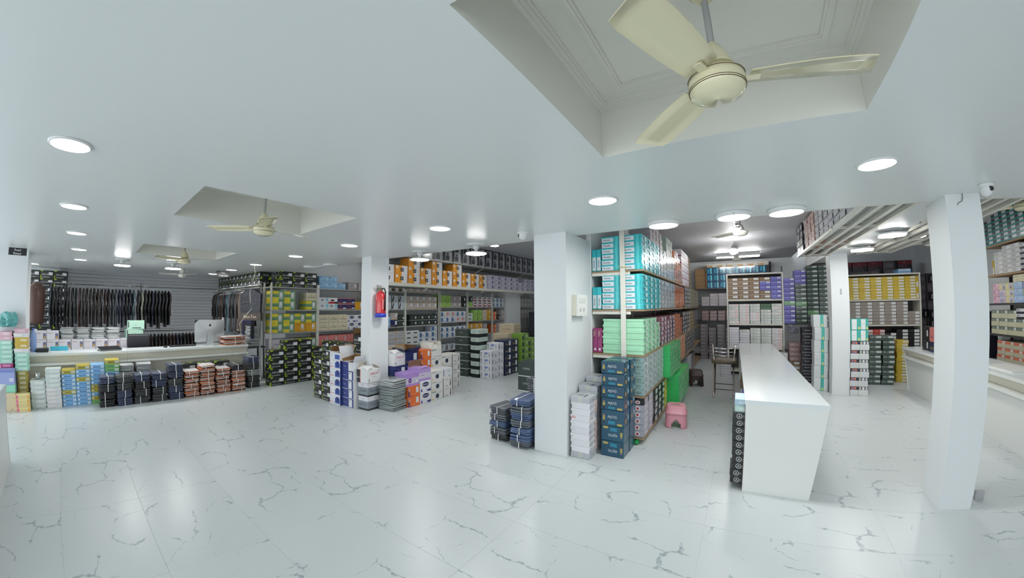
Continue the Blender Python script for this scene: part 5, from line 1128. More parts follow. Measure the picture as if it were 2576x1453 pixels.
# taller pile by the left pillar
YP = -1.285
pp = {'cream_carton': 'cream carton', 'aqua_carton': 'aqua carton', 'lavender_blue_carton': 'lavender blue carton', 'magenta_garment_box': 'magenta box', 'aqua_garment_box': 'aqua box', 'pink_garment_box': 'pink box', 'olive_gold_garment_box': 'olive gold box', 'gold_garment_box': 'gold box', 'pale_white_garment_box': 'pale white box'}
put(T_AQC, -7.757, -1.198, .2706, PI/2, 'aqua carton on the cream carton at the picture edge'); put(T_LVB, -7.757, -1.198, .3812, PI/2, 'lavender blue carton on the aqua carton')
tower([T_CRMB, T_AQC, T_LVB]+[T_MGB]+[T_AQB]*5+[T_PKB]*2, -7.968, -1.222, PI/2, pp, 'in the picture-edge stack by the pillar')
tower([T_OLB]*8+[T_AQB]*4+[T_PWG]+[T_YLB]*2+[T_PWG, T_PKB], -7.968, -0.985, PI/2, pp, 'in the stack touching the left pillar')
# white photo cartons behind the counter, on a low bench
bn = empty('low_bench', (-9.77, -0.95, 0), 0, 'low grey bench of white cartons behind the counter', 'bench')
b = MB(); b.box(0, 0, .40, .42, 2.0, .43); b.obj('bench_top', M_STEEL, bn)
for xx in (0.02, 0.37):
    for yy in (0.03, 1.94):
        b = MB(); b.box(xx, yy, 0, xx+.03, yy+.03, .40); b.obj('leg', M_STEEL, bn)
grid(cols(T_BACKW, 9, (4, 4, 3, 3, 3, 3, 3, 3, 3)), '+x', -9.385, -0.93, .4306, 'white photo carton', 'behind the left counter', pitch=.212)

# ================================================================ FOLDED GARMENT BUNDLES
def cloth(name, col, col2=None, coat=.55, nb=.5):
    m = mat(name, col, rough=.62, coat=coat, bump=nb, bscale=22, var=.12)
    return m
M_NAVYC = cloth('cloth_navy', (62, 70, 96)); M_GREYC = cloth('cloth_charcoal', (66, 68, 70)); M_BLACKC = cloth('cloth_black', (46, 47, 52))
M_ORGC = cloth('cloth_orange', (214, 112, 52)); M_WHITEC = cloth('cloth_grey_white', (206, 200, 200)); M_MIDG = cloth('cloth_mid_grey', (146, 154, 154), coat=.8)
M_DENIM = cloth('cloth_denim', (78, 98, 136), coat=.8); M_DENIMG = cloth('cloth_grey_denim', (92, 98, 106), coat=.8); M_CLEAR = cloth('cloth_clear_pack', (176, 180, 182), coat=1.0)
M_BROWNC = cloth('cloth_brown', (60, 48, 44))
def slab(b, w_, d_, z0, z1, rnd, mi, bulge=.012, sag=0.0):
    """one folded layer: rounded outline, swollen middle, slightly wavy"""
    rings = ((z0, -bulge), (z0+(z1-z0)*.12, -bulge*.35), (z0+(z1-z0)*.35, 0), (z0+(z1-z0)*.65, 0), (z0+(z1-z0)*.88, -bulge*.35), (z1, -bulge))
    n = len(b.v); ph = rnd.uniform(0, 6); outl = []; cr = .022
    for qx, qy, a0 in ((1, 1, 0), (-1, 1, .5), (-1, -1, 1), (1, -1, 1.5)):
        for k in range(4):
            a = (a0+k/6)*PI
            outl.append((qx*(w_/2-cr)+cr*math.cos(a), qy*(d_/2-cr)+cr*math.sin(a)))
        x0_, y0_ = outl[-1]
        nx = {(1, 1): (-1, 1), (-1, 1): (-1, -1), (-1, -1): (1, -1), (1, -1): (1, 1)}[(qx, qy)]
        an = (a0+.5)*PI
        x1_, y1_ = nx[0]*(w_/2-cr)+cr*math.cos(an), nx[1]*(d_/2-cr)+cr*math.sin(an)
        for k in (1, 2, 3):
            outl.append((x0_+(x1_-x0_)*k/4, y0_+(y1_-y0_)*k/4))
    N = len(outl)
    for z, inset in rings:
        for i, (c, s) in enumerate(outl):
            wob = 1+.02*math.sin(3*2*PI*i/N+ph)
            b.v.append((c*(1+2*inset/w_)*wob, s*(1+2*inset/d_)*wob, z+.0015*math.sin(2*2*PI*i/N+ph)))
    for r_ in range(len(rings)-1):
        for i in range(N):
            j = (i+1) % N
            b.f.append((n+r_*N+i, n+r_*N+j, n+(r_+1)*N+j, n+(r_+1)*N+i)); b.m.append(mi); b.sm.append(True)
    b.f.append(tuple(n+i for i in range(N))[::-1]); b.m.append(mi); b.sm.append(True)
    b.f.append(tuple(n+(len(rings)-1)*N+i for i in range(N))); b.m.append(mi); b.sm.append(True)
def bundle_meshes(w_, d_, h, layers, nvar=4, slots=(0,), seed=1):
    out = []
    for v in range(nvar):
        r = random.Random(seed*100+v); b = MB(); z = 0
        hs_ = [r.uniform(.7, 1.3) for _ in range(layers)]; S_ = sum(hs_)
        for k in range(layers):
            hh = hs_[k]/S_*h
            b2 = MB(); slab(b2, w_*r.uniform(.90, 1.0), d_*r.uniform(.93, 1.0), z, z+hh*0.97, r, slots[k % len(slots)], bulge=.010)
            dx, dy = r.uniform(-.010, .010), r.uniform(-.008, .008); n = len(b.v); tx, ty, ra = r.uniform(-.035, .035), r.uniform(-.03, .03), r.uniform(-.05, .05)
            b.v += [(x*math.cos(ra)-y*math.sin(ra)+dx, x*math.sin(ra)+y*math.cos(ra)+dy, max(0.0, min(h*1.0, zz+tx*x+ty*y))) for x, y, zz in b2.v]; b.f += [tuple(n+i for i in f) for f in b2.f]; b.m += b2.m; b.sm += b2.sm
            z += hh
        out.append(b.mesh('garment_bundle', [M_NAVYC]*(max(slots)+1)))
    st = MB(); e = .004; ww = .009
    st.box(-ww/2, -d_/2-e-.004, 0, ww/2, -d_/2-e, h+.003); st.box(-ww/2, -d_/2-e, h+.001, ww/2, d_/2, h+.004)
    return out, st.mesh('string', M_ROPE)
BD1 = bundle_meshes(.230, .34, .112, 6, 4, (0,), 1)
BD2 = bundle_meshes(.232, .34, .072, 4, 4, (0, 1), 2)
BD3 = bundle_meshes(.252, .33, .0745, 4, 4, (0,), 3)
BD4 = bundle_meshes(.330, .275, .112, 5, 3, (0,), 4)
BD5 = bundle_meshes(.235, .29, .105, 5, 3, (0,), 5)
def bundle(BD, k, x, y, z, rz, mats_, label, group, string=True, name='garment_bundle', scale=1.0):
    me = BD[0][k % len(BD[0])]
    o = inst(name, me, (x, y, z), rz)
    for i, s in enumerate(o.material_slots):
        s.link = 'OBJECT'; s.material = mats_[i % len(mats_)]
    if string: inst('string', BD[1], (random.uniform(-.045, .045), 0, 0), random.uniform(-.06, .06), o)
    return tag(o, label, 'clothes bundle', group)
def bundle_stack(BD, h, n, x, y, rz, mats_, desc, place, group, z=0, string=True, jit=.012, name='garment_bundle'):
    for r in range(n):
        mm = mats_[r] if isinstance(mats_[0], (list, tuple)) else mats_
        dn = desc[r] if isinstance(desc, (list, tuple)) else desc
        bundle(BD, r+int(abs(x*10)+abs(y*10)), x+random.uniform(-jit, jit), y+random.uniform(-jit, jit)*.6, z, rz+random.uniform(-.05, .05), mm, dn + ', ' + (rowword(r, n)+' ' if n > 1 else '') + 'in the ' + place, group, string, name)
        z += h*1.04
    return z
N_, C_, K_ = [M_NAVYC], [M_GREYC], [M_BLACKC]
dn = {id(N_): 'navy trouser bundle', id(C_): 'charcoal trouser bundle', id(K_): 'black trouser bundle'}
for k, seq in enumerate(([K_, K_, K_, N_], [N_, N_, C_, C_], [C_, C_, K_, N_], [C_, C_, N_, N_], [N_, N_, C_, N_, N_])):
    bundle_stack(BD1, .112, len(seq), -7.592, 0.242+.246*k, PI/2, seq, [dn[id(s)] for s in seq], ORD[k] + ' dark stack before the counter', 'dark trouser bundles before the counter')
bundle_stack(BD1, .112, 5, -7.64+(-.36), 0.55, PI/2, [M_CLEAR], 'clear wrapped grey bundle', 'rear stack behind the second dark stack', 'clear wrapped bundles', string=False)
bundle_stack(BD1, .112, 5, -7.64+(-.36), 0.82, PI/2, [M_CLEAR], 'clear wrapped grey bundle', 'rear stack behind the third dark stack', 'clear wrapped bundles', string=False)
OW = [M_ORGC, M_BROWNC, M_WHITEC]
BD2O = bundle_meshes(.230, .33, .072, 5, 5, (0, 1, 2, 0, 2), 7)
for k, n in enumerate((6, 7, 6, 5)):
    bundle_stack(BD2O, .072, n, -7.60, 1.472+.254*k, PI/2, OW, 'orange and white striped clothes bundle', ORD[k] + ' orange stack before the counter', 'orange clothes bundles before the counter')
bundle_stack(BD1, .112, 1, -7.635, 1.98+.244, PI/2, K_, 'black wrapped bundle', 'place atop the fourth orange stack', 'dark tops on orange stacks', z=.365)
bundle_stack(BD1, .112, 5, -7.72, 2.535, PI/2, [[M_GREYC], [M_GREYC], [M_MIDG], [M_GREYC], [M_NAVYC]], 'grey clothes bundle', 'stack next to the black floor cartons', 'grey bundles by the black cartons')
T_OU2 = T_OUG
grid(cols(T_OUG, 3, 3), '+x', -7.86, 1.35, 0, 'black OU-G carton', 'behind the orange bundles')
# grey knit pile in the mixed pile
bundle_stack(BD4, .112, 4, -4.42, 3.412, math.radians(5), [[M_MIDG], [M_MIDG], [M_MIDG], [M_CLEAR]], 'grey plastic wrapped knitwear pack', 'soft pile beside the lilac cartons', 'grey knitwear packs', string=False, jit=.01)
# jeans by the mid pillar
J1, J2 = [M_DENIM], [M_DENIMG]
bundle_stack(BD3, .0745, 7, -2.042, 3.39, 0, [J2, J1, J1, J2, J1, J2, J1], 'tied denim jeans bundle', 'stack touching the mid pillar', 'jeans bundles by the pillar')
bundle_stack(BD3, .0745, 5, -2.375, 3.46, math.radians(-6), [[M_GREYC], J2, J1, J2, J2], 'tied grey jeans bundle', 'outer stack left of the denim one', 'jeans bundles by the pillar')
bundle_stack(BD3, .0745, 9, -2.045, 3.76, 0, [J1, J2, J1, J2, J1, J2, J1, J2, J2], 'tied denim jeans bundle', 'taller stack behind by the pillar', 'jeans bundles by the pillar')
bundle_stack(BD3, .0745, 10, -2.05, 4.14, 0, [J2, J1, J2, J1, J2, J1, J2, J1, J2, [M_BLACKC]], 'tied denim jeans bundle', 'tallest rear stack by the pillar', 'jeans bundles by the pillar')
# on the counter
BD6 = bundle_meshes(.44, .34, .085, 5, 2, (0, 1, 2, 0, 2), 9)
bundle_stack(BD6, .085, 2, -8.37, 2.385, PI/2, OW, 'orange clothes bundle', 'pair on the counter by the computer', 'orange bundles on the counter', z=.7735)
# clear packs at the counter end and behind the counter
tb = empty('side_table', (-8.75, 2.64, 0), 0, 'small dark table of clear packs at the counter end', 'table')
b = MB(); b.box(0, 0, .66, .40, .40, .69); b.obj('table_top', M_DARKB, tb)
for xx in (0.01, .36):
    for yy in (.01, .36):
        b = MB(); b.box(xx, yy, 0, xx+.03, yy+.03, .66); b.obj('leg', M_DARKB, tb)
bundle_stack(BD5, .105, 4, -8.54, 2.84, PI/2, [M_CLEAR], 'clear wrapped white shirt pack', 'pile at the counter end', 'clear packs at the counter end', z=.6905, string=False)
for k in range(4):
    bundle_stack(BD5, .105, 2, -9.56, -0.37+.27*k, PI/2, [M_CLEAR], 'shiny clear pack', '%s pile on the white cartons' % ORD[k], 'clear packs on the white cartons', z=.4306+3*.1558, string=False)

# ================================================================ COAT RACKS
def coat_mesh(Ln, W, T, seed):
    """a coat on its hanger: local x across the shoulders, y thickness, origin at the hook"""
    r = random.Random(seed); b = MB(); N = 16
    prof = [(0.0, .05, .018), (.03, .07, .021), (.05, .16, .022), (.09, W*.46, .023), (.16, W*.5, .024), (Ln*.4, W*.46, .023), (Ln*.7, W*.47, .025), (Ln*.93, W*.5, .026), (Ln, W*.49, .022)]
    n = len(b.v)
    for d, hw, ht in prof:
        for i in range(N):
            a = 2*PI*i/N
            wv = 1+.16*math.sin(3*a+d*9+seed)
            b.v.append((hw*math.cos(a), ht*(T/.04)*math.sin(a)*wv, -0.085-d+.012*math.sin(2*a+seed)*(d > Ln*.9)))
    k = len(prof)
    for j in range(k-1):
        for i in range(N):
            i2 = (i+1) % N
            b.f.append((n+j*N+i, n+j*N+i2, n+(j+1)*N+i2, n+(j+1)*N+i)); b.m.append(0); b.sm.append(True)
    b.f.append(tuple(n+i for i in range(N))); b.m.append(0); b.sm.append(True)
    b.f.append(tuple(n+(k-1)*N+i for i in range(N))[::-1]); b.m.append(0); b.sm.append(True)
    # sleeves
    for s in (-1, 1):
        b.tube([(s*W*.42, 0, -.17), (s*W*.50, .006*s, -.30), (s*W*.50, -.008, -.48), (s*W*.47, .0, -.64)], .024, 8)
    return b.mesh('hanging_coat', [M_BLACKC])
COATS = [coat_mesh(.80, .42, .042, 1), coat_mesh(.76, .40, .038, 2), coat_mesh(.84, .42, .046, 3), coat_mesh(.72, .38, .036, 4)]
hk = MB(); hk.tube([(0, 0, -.10), (.022, 0, -.04), (.022, 0, -.012), (.014, 0, 0.003), (0, 0, .0068), (-.014, 0, .003)], .0022, 6)
hk.box(-.19, -.006, -.105, .19, .006, -.095)
HOOK = hk.mesh('hanger', M_CHROME)
def cm(name, c, coat=.3): return mat('coat_'+name, tuple(int(v*.85) for v in c), rough=.6, coat=coat, bump=.5, bscale=18)
CC = [cm('black', (38, 38, 42)), cm('charcoal', (54, 54, 58)), cm('brown', (66, 52, 48)), cm('navy', (44, 48, 70)), cm('dark_brown', (52, 44, 42)), cm('maroon', (76, 46, 46)), cm('slate', (84, 92, 100)), cm('steel_blue', (92, 120, 134), .7), cm('pale', (176, 176, 160)), cm('brown_check', (96, 76, 66), .5)]
CNAME = ['black', 'charcoal', 'brown', 'navy', 'dark brown', 'maroon', 'slate grey', 'steel blue', 'cream', 'checked brown']
def rail_rack(name, label, p0, p1, z, r=.014, legs=()):
    t = empty(name, p0, 0, label, 'clothes rail')
    b = MB(); b.tube([(0, 0, z), (p1[0]-p0[0], p1[1]-p0[1], z)], r, 10); b.obj('rail', M_CHROME, t)
    for (x, y, top) in legs:
        b = MB(); b.tube([(x-p0[0], y-p0[1], 0), (x-p0[0], y-p0[1], top)], .016, 10); b.obj('pole', M_CHROME, t)
    return t
XC = -10.3
rr_ = rail_rack('clothes_rail', 'long chrome double rail of dark coats before the shutter', (XC, -1.15, 0), (XC, 2.72, 0), 1.945, legs=((XC, -1.15, 1.96), (XC, 0.99, 2.02), (XC, 2.72, 1.96)))
b = MB(); b.tube([(0, 0, .98), (0, 3.87, .98)], .012, 8); b.obj('lower_rail', M_CHROME, rr_)
random.seed(33)
def hang(x, y, zr, rz, k, ci, label, group, me=None, sc=1.0):
    o = inst('hanging_coat', me or COATS[k % 4], (x, y, zr), rz)
    for s in o.material_slots: s.link = 'OBJECT'; s.material = CC[ci]
    inst('hanger', HOOK, (0, 0, 0), 0, o)
    o.scale = (1, 1, sc)
    return tag(o, label, 'coat', group)
seqc = [6, 1, 0, 1, 0, 4, 0, 0, 5, 2, 4, 2, 4, 2, 4, 5, 4, 0, 6, 3, 3, 0, 3, 7, 0, 8, 0, 0, 3, 0, 1, 0, 0, 4]
yy = -0.72
for i, ci in enumerate(seqc):
    hang(XC, yy, 1.945+.012, random.uniform(-.03, .03), i, ci, '%s coat, %s on the long upper rail counted from the pillar' % (CNAME[ci], ORD[i] if i < 20 else ORD[i-20] + ' past twentieth'), 'coats on the long upper rail')
    yy += random.uniform(.064, .072)
    if i == 23: yy += .03
yy = 0.85
for i in range(18):
    ci = [4, 2, 4, 0, 9, 2, 0, 4, 0, 4, 2, 5, 3, 0, 0, 0, 4, 0][i]
    hang(XC, yy, .98+.012, random.uniform(-.03, .03), i, ci, '%s garment, %s on the lower rail counted from the office chair' % (CNAME[ci], ORD[i]), 'garments on the lower rail', sc=.92)
    yy += random.uniform(.068, .076)
# brown hooded jacket at the rail end
hj = MB(); hj.lathe([(0.0001, .12), (.09, .10), (.15, .02), (.17, -.12), (.155, -.3), (.14, -.45), (.13, -.5)], 18)
jo = hj.obj('puffer_jacket', cm('rust', (104, 72, 62), .2), None, (XC+.1, -0.98, 1.80)); jo.scale = (1.2, 1.0, 1.3); tag(jo, 'rust brown hooded jacket bulging at the rail end beside the pillar', 'jacket')
inst('hanger', HOOK, (0, 0, .13), 0, jo)
# second rail towards the camera
YC = 2.93
rail_rack('clothes_rail', 'chrome rail of plastic covered suits running towards the counter end', (-11.6, YC, 0), (-8.12, YC-.08, 0), 1.995, legs=((-11.6, YC, 2.0), (-8.12, YC-.08, 2.06)))
sq = [0, 4, 2, 2, 6, 4, 9, 9, 1, 0, 7, 7, 2, 6, 1, 3, 9]
for i, ci in enumerate(sq):
    x = -11.3+i*.142
    hang(x, YC-.08*(x+11.6)/3.5, 1.995+.012, PI/2+random.uniform(-.35, .1), i, ci, '%s suit in plastic, %s on the short rail counted from the shutter' % (CNAME[ci], ORD[i] if i < 20 else 'last'), 'plastic covered suits on the short rail', sc=1.16)
# suit covers hanging at the rail end
M_BAG = mat('suit_cover_black', (28, 29, 36), rough=.35, coat=.4); M_BLUEP = mat('blue_piping', (48, 56, 150), rough=.5)
sc_ = empty('suit_cover', (-8.62, 2.78, 1.99), 0, 'black suit cover with blue piping and clear front', 'suit cover')
b = MB(); b.prism([(-.27, -.78), (-.27, -1.12), (.27, -1.12), (.27, -.78)], -.03, .03, 'y'); b.obj('lower_panel', M_BAG, sc_)
b = MB(); b.prism([(-.27, -.775), (-.25, -.22), (-.05, -.10), (.05, -.10), (.25, -.22), (.27, -.775)], -.025, .025, 'y'); b.obj('front', mat('suit_plastic', (30, 31, 38), rough=.45, coat=.25, bump=1.0, bscale=16, spec=.3), sc_)
for x0, z0, x1, z1 in ((-.275, -1.125, .275, -1.115), (-.275, -.785, .275, -.775), (-.278, -1.12, -.268, -.24)):
    b = MB(); b.box(x0, -.034, z0, x1, .034, z1); b.obj('piping', M_BLUEP, sc_)
b = MB(); b.tube([(0, 0, -.10), (0, 0, -.03), (.012, 0, 0), (0, 0, .022)], .0025, 6); b.obj('hook', M_CHROME, sc_)
bt_ = empty('suit_cover', (-8.20, 2.69, 1.99), math.radians(38), 'clear suit cover with dark brown Best-Ten band holding a navy suit', 'suit cover')
b = MB(); b.prism([(-.22, -.58), (-.23, -.20), (-.05, -.09), (.05, -.09), (.23, -.20), (.22, -.58)], -.03, .03, 'y'); b.obj('suit_front', mat('suit_plastic_navy', (28, 31, 42), rough=.45, coat=.25, bump=1.0, bscale=14, spec=.3), bt_)
b = MB(); b.box(-.235, -.034, -.74, .235, .034, -.58); b.obj('brand_band', mat('brown_band', (62, 46, 40), rough=.4), bt_)
m = MB(); vs, fs, asp = text2d('Best-Ten'); hh = .055
m.v += [(p*hh, -.0345, -.66+q*hh) for p, q in vs]
for f in fs: m.f.append(f); m.m.append(0); m.sm.append(False)
m.obj('lettering', mat('cream_print', (214, 200, 164), rough=.5), bt_)['kind'] = 'stuff'
b = MB(); b.tube([(0, 0, -.10), (0, 0, -.03), (.012, 0, 0), (0, 0, .022)], .0025, 6); b.obj('hook', M_CHROME, bt_)
# black cartons behind the long rail, by the pillar
grid(cols(T_OUG, 3, 13), '+x', -11.25, -1.32, 0, 'black OU-G carton', 'behind the coats by the left pillar', pitch=.29)

# ================================================================ SIGNS, FITTINGS AND SMALL THINGS
def hang_sign(x, y, z, w_, h, lines, label, rz=PI/2):
    t = empty('hanging_sign', (x, y, z), rz, label, 'sign')
    b = MB(); b.box(-w_/2, -.004, -h/2, w_/2, .004, h/2); b.obj('board', mat('sign_black', (36, 37, 42), rough=.4), t)
    m = MB()
    for s, v, hh in lines:
        vs, fs, asp = text2d(s); n = len(m.v)
        m.v += [(p*hh, -.0052, v+q*hh) for p, q in vs]
        for f in fs: m.f.append(tuple(n+i for i in f)); m.m.append(0); m.sm.append(False)
    m.obj('lettering', mat('sign_white', (230, 230, 232), rough=.5), t)['kind'] = 'stuff'
    for s in (-1, 1):
        b = MB(); b.tube([(s*w_*.4, 0, h/2), (s*w_*.4, 0, CZ-z)], .0015, 5); b.obj('wire', M_STEEL, t)
hang_sign(-9.1, 2.38, 2.235, .27, .125, (('Boys', .03, .034), ('Coat Suit', -.028, .034)), 'small black hanging sign reading Boys Coat Suit')
hang_sign(-7.6, -1.045, 2.255, .27, .105, (('Road', .022, .032), ('Bazaar', -.026, .032)), 'small black sign reading Road Bazaar before the left pillar')

# fire extinguisher on its pillar
fe = empty('fire_extinguisher', (-4.61, 3.335, 1.385), 0, 'red fire extinguisher with blue base hung on the pillar', 'fire extinguisher')
b = MB(); b.lathe([(.001, .0), (.082, 0), (.084, .06), (.001, .061)], 24); b.obj('base', mat('blue_plastic', (48, 66, 190), rough=.35), fe)
b = MB(); b.lathe([(.001, .055), (.076, .055), (.078, .07), (.078, .33), (.070, .365), (.04, .39), (.022, .395), (.022, .41)], 28); cy = b.obj('cylinder', mat('red_enamel', (200, 44, 50), rough=.2, coat=.6), fe)
m = MB()
for i in range(8):
    a0 = -.5+i*.12; a1 = a0+.12
    m.quad((.0787*math.cos(a0), .0787*math.sin(a0), .12), (.0787*math.cos(a1), .0787*math.sin(a1), .12), (.0787*math.cos(a1), .0787*math.sin(a1), .27), (.0787*math.cos(a0), .0787*math.sin(a0), .27), 0 if i not in (2, 5) else 1)
m.obj('instruction_label', [mat('red_label', (190, 36, 44), rough=.4), mat('label_white', (226, 220, 216), rough=.5)], cy)
b = MB(); b.box(-.02, -.02, .405, .02, .02, .44); b.box(-.012, -.06, .44, .012, .02, .452); b.box(-.012, -.07, .47, .012, .02, .48); b.tube([(0, .0, .42), (-.03, -.02, .43)], .016, 8); b.obj('valve', mat('brass_grey', (160, 150, 130), rough=.35, metal=.7), fe)
b = MB(); b.tube([(.015, .0, .43), (.07, .01, .44), (.098, .015, .38), (.094, .012, .25), (.092, .008, .10)], .010, 8); b.obj('hose', M_BLACK, fe)
b = MB(); b.box(-.089, -.015, .40, -.082, .015, .50); b.box(-.085, -.012, .455, -.005, .012, .465); b.obj('wall_hook', M_STEEL, fe)

def dome(x, y, rz, label):
    t = empty('security_camera', (x, y, CZ), rz, label, 'camera', 'ceiling security cameras')
    b = MB(); b.lathe([(.001, 0), (.058, 0), (.057, -.02), (.045, -.026)], 24); b.obj('base', M_LAMPRIM, t)
    b = MB(); b.lathe([(.044, -.022), (.046, -.04), (.038, -.066), (.02, -.082), (.001, -.086)], 24); b.obj('shell', M_LAMPRIM, t)
    b = MB(); b.lathe([(.001, .05), (.020, .049), (.022, .02), (.022, .0)], 16); o = b.obj('eye', M_BLACK, t, (0.0, 0.0, -.046)); o.rotation_euler = (math.radians(75), 0, 0)
dome(-1.88, 3.06, math.radians(-55), 'white dome security camera on the ceiling left of the mid pillar')
dome(1.76, 3.08, math.radians(25), 'white dome security camera on the ceiling by the tall near pillar')

sw = empty('switch_board', (-1.509, 3.58, 1.557), 0, 'cream switch and socket box on the mid pillar side', 'switch board')
b = MB(); b.box(0, -.145, -.108, .055, .125, .108); b.obj('back_box', mat('switch_cream', (228, 224, 206), rough=.4), sw)
b = MB(); b.box(.055, -.15, -.113, .066, .13, .113); fp = b.obj('face_plate', mat('switch_white', (236, 236, 232), rough=.3), sw)
for i in range(4):
    b = MB(); b.box(.066, -.11+.045*i, .025, .071, -.075+.045*i, .075); b.obj('rocker', mat('switch_white2', (226, 226, 222), rough=.3), fp)
for i in range(2):
    b = MB(); b.lathe([(.001, .0), (.022, 0), (.022, .003), (.001, .003)], 14); o = b.obj('socket', mat('socket_grey', (206, 206, 200), rough=.4), fp, (.066, -.07+.09*i, -.045)); o.rotation_euler = (0, PI/2, 0)
b = MB(); b.box(-1.925, 3.42, 1.46, -1.888, 3.62, 1.70); tag(b.obj('switch_board', mat('switch_white', (236, 236, 232))), 'white switch box edge on the hidden side of the mid pillar', 'switch board')
b = MB(); b.box(1.735, 7.492, 1.70, 1.76, 7.4995, 1.80); tag(b.obj('wall_bracket', M_STEEL), 'small steel clip on the aisle pillar', 'bracket')
b = MB(); b.box(1.955, 3.50, 0.0005, 2.035, 3.535, .075); tag(b.obj('floor_socket', mat('socket_plate', (186, 186, 188), rough=.4, metal=.3)), 'small grey metal plate standing on the floor by the near pillar', 'socket plate')
b = MB(); b.tube([(1.655, 3.3335, 2.235), (1.66, 3.33, 2.25), (1.69, 3.33, 2.262), (1.70, 3.331, 2.29), (1.70, 3.332, 2.316)], .003, 6); tag(b.obj('loose_wire', mat('grey_wire', (120, 116, 110))), 'short loose wire at the top of the tall near pillar', 'wire')

# plastic stools
def stool(label, loc, rz, col, h=.275, wt=.20, wb=.265):
    t = empty('plastic_stool', loc, rz, label, 'stool')
    m = mat('plastic_%d' % col[0], col, rough=.38)
    b = MB(); N = 48; prof = [(0, wb), (.02, wb*.985), (h*.62, wt*1.16), (h*.64, wt*1.22), (h*.70, wt*1.22), (h*.72, wt*1.12), (h-.012, wt*1.06), (h, wt*.98)]
    # shell with arch openings on the four sides
    def rp(a, w_):
        c, s = math.cos(a), math.sin(a); p = 4.0; r = (abs(c)**p+abs(s)**p)**(-1/p); return (c*r*w_/2, s*r*w_/2)
    n = len(b.v); Z = [i*h*.62/8 for i in range(9)]+[p[0] for p in prof[3:]]
    Wd = [wb+(wt*1.16-wb)*i/8 for i in range(9)]+[p[1] for p in prof[3:]]
    for z, w_ in zip(Z, Wd):
        for i in range(N):
            x, y_ = rp(2*PI*i/N, w_); b.v.append((x, y_, z))
    for j in range(len(Z)-1):
        for i in range(N):
            am = ((i+.5)/N*4) % 1; dd_ = min(am, 1-am)     # 0 at side middle
            lim = h*.36*math.sqrt(max(0, 1-(dd_/.29)**2)) if dd_ < .29 else -1
            if (Z[j]+Z[j+1])/2 < lim: continue
            i2 = (i+1) % N
            b.f.append((n+j*N+i, n+j*N+i2, n+(j+1)*N+i2, n+(j+1)*N+i)); b.m.append(0); b.sm.append(True)
    b.f.append(tuple(n+(len(Z)-1)*N+i for i in range(N))); b.m.append(0); b.sm.append(False)
    o = b.obj('shell', m, t)
    md = o.modifiers.new('thickness', 'SOLIDIFY'); md.thickness = .006; md.offset = -1
    q = MB(); q.box(-.045, -.006, h+.0005, .045, .006, h+.002); q.obj('hand_slot', mat('slot_dark_%d' % col[0], tuple(int(c*.35) for c in col), rough=.6), t)
    return t
stool('pink plastic stool with arched legs beside the green boxes', (-0.675, 4.86, 0), math.radians(8), (216, 150, 162), wt=.225, wb=.275)
stool('dark brown plastic stool farther down the aisle', (-0.69, 7.52, 0), math.radians(12), (66, 52, 50), h=.30, wt=.24, wb=.30)

# chrome bar stool
bs = empty('bar_stool', (-0.155, 6.75, 0), 0, 'chrome bar stool with brown seat and slatted back', 'bar stool')
for x in (-.145, .145):
    for y_, top in ((-.15, .92 if False else .60), (.15, .60)):
        b = MB(); b.tube([(x*1.08, y_*1.08, 0), (x, y_, .60)], .012, 10); b.obj('leg', M_CHROME, bs)
    b = MB(); b.tube([(x, -.15, .60), (x*1.12, -.17, .72), (x*1.18, -.185, .90)], .012, 10); b.obj('back_post', M_CHROME, bs)
for z in (.72, .78, .84):
    b = MB(); b.tube([(-.165, -.172-.1*(z-.72), z), (0, -.195-.1*(z-.72), z-.012), (.165, -.172-.1*(z-.72), z)], .009, 8); b.obj('back_slat', M_CHROME, bs)
for z, a, c in ((.15, (-.155, -.16), (.155, -.16)), (.18, (-.155, .16), (.155, .16)), (.15, (-.155, -.16), (-.155, .16)), (.15, (.155, -.16), (.155, .16))):
    b = MB(); b.tube([(a[0], a[1], z), (c[0], c[1], z)], .008, 8); b.obj('foot_rail', M_CHROME, bs)
b = MB(); slab(b, .40, .38, .575, .645, random.Random(3), 0, bulge=.02); b.obj('seat', mat('brown_vinyl', (98, 84, 66), rough=.4), bs)

# computer on the counter (rear side seen)
pc = empty('computer', (-8.40, 1.975, .772), PI/2, 'silver all-in-one computer seen from behind on the left counter', 'computer')
AL = mat('aluminium', (190, 192, 194), rough=.32, metal=.6)
b = MB()
n = len(b.v)
W_, H0, H1 = .265, .075, .50
gx, gz = 9, 7
for j in range(gz):
    for i in range(gx):
        u = i/(gx-1)*2-1; v = j/(gz-1)*2-1
        bul = .035*(1-abs(u)**2.4)*(1-abs(v)**2.4)
        b.v.append((u*W_, -.006-bul, (H0+H1)/2+v*(H1-H0)/2))
for j in range(gz-1):
    for i in range(gx-1):
        b.f.append((n+j*gx+i, n+j*gx+i+1, n+(j+1)*gx+i+1, n+(j+1)*gx+i)); b.m.append(0); b.sm.append(True)
b.box(-W_, -.006, H0, W_, .004, H1)
b.obj('back_shell', AL, pc)
b = MB(); b.box(-W_+.004, .0042, H0+.004, W_-.004, .0065, H1-.004); b.obj('screen', M_BLACK, pc)
b = MB(); b.prism([(-.045, .27), (.045, .27), (.065, .0), (-.065, .0)], -.062, -.05, 'y'); b.box(-.065, -.06, 0, .065, .11, .008); b.obj('stand', AL, pc)
m = MB()
ap = [(.5, .88), (.62, .93), (.8, .92), (.93, .82), (.84, .72), (.80, .58), (.84, .44), (.95, .36), (.88, .18), (.76, .03), (.66, .0), (.52, .06), (.4, .01), (.28, .02), (.12, .2), (.03, .45), (.05, .7), (.15, .86), (.3, .93), (.42, .9)]
m.f.append(tuple(range(len(ap)))); m.v += [((x-.5)*.045, -.0445, .395+(z-.5)*.045) for x, z in ap]; m.m.append(0); m.sm.append(False)
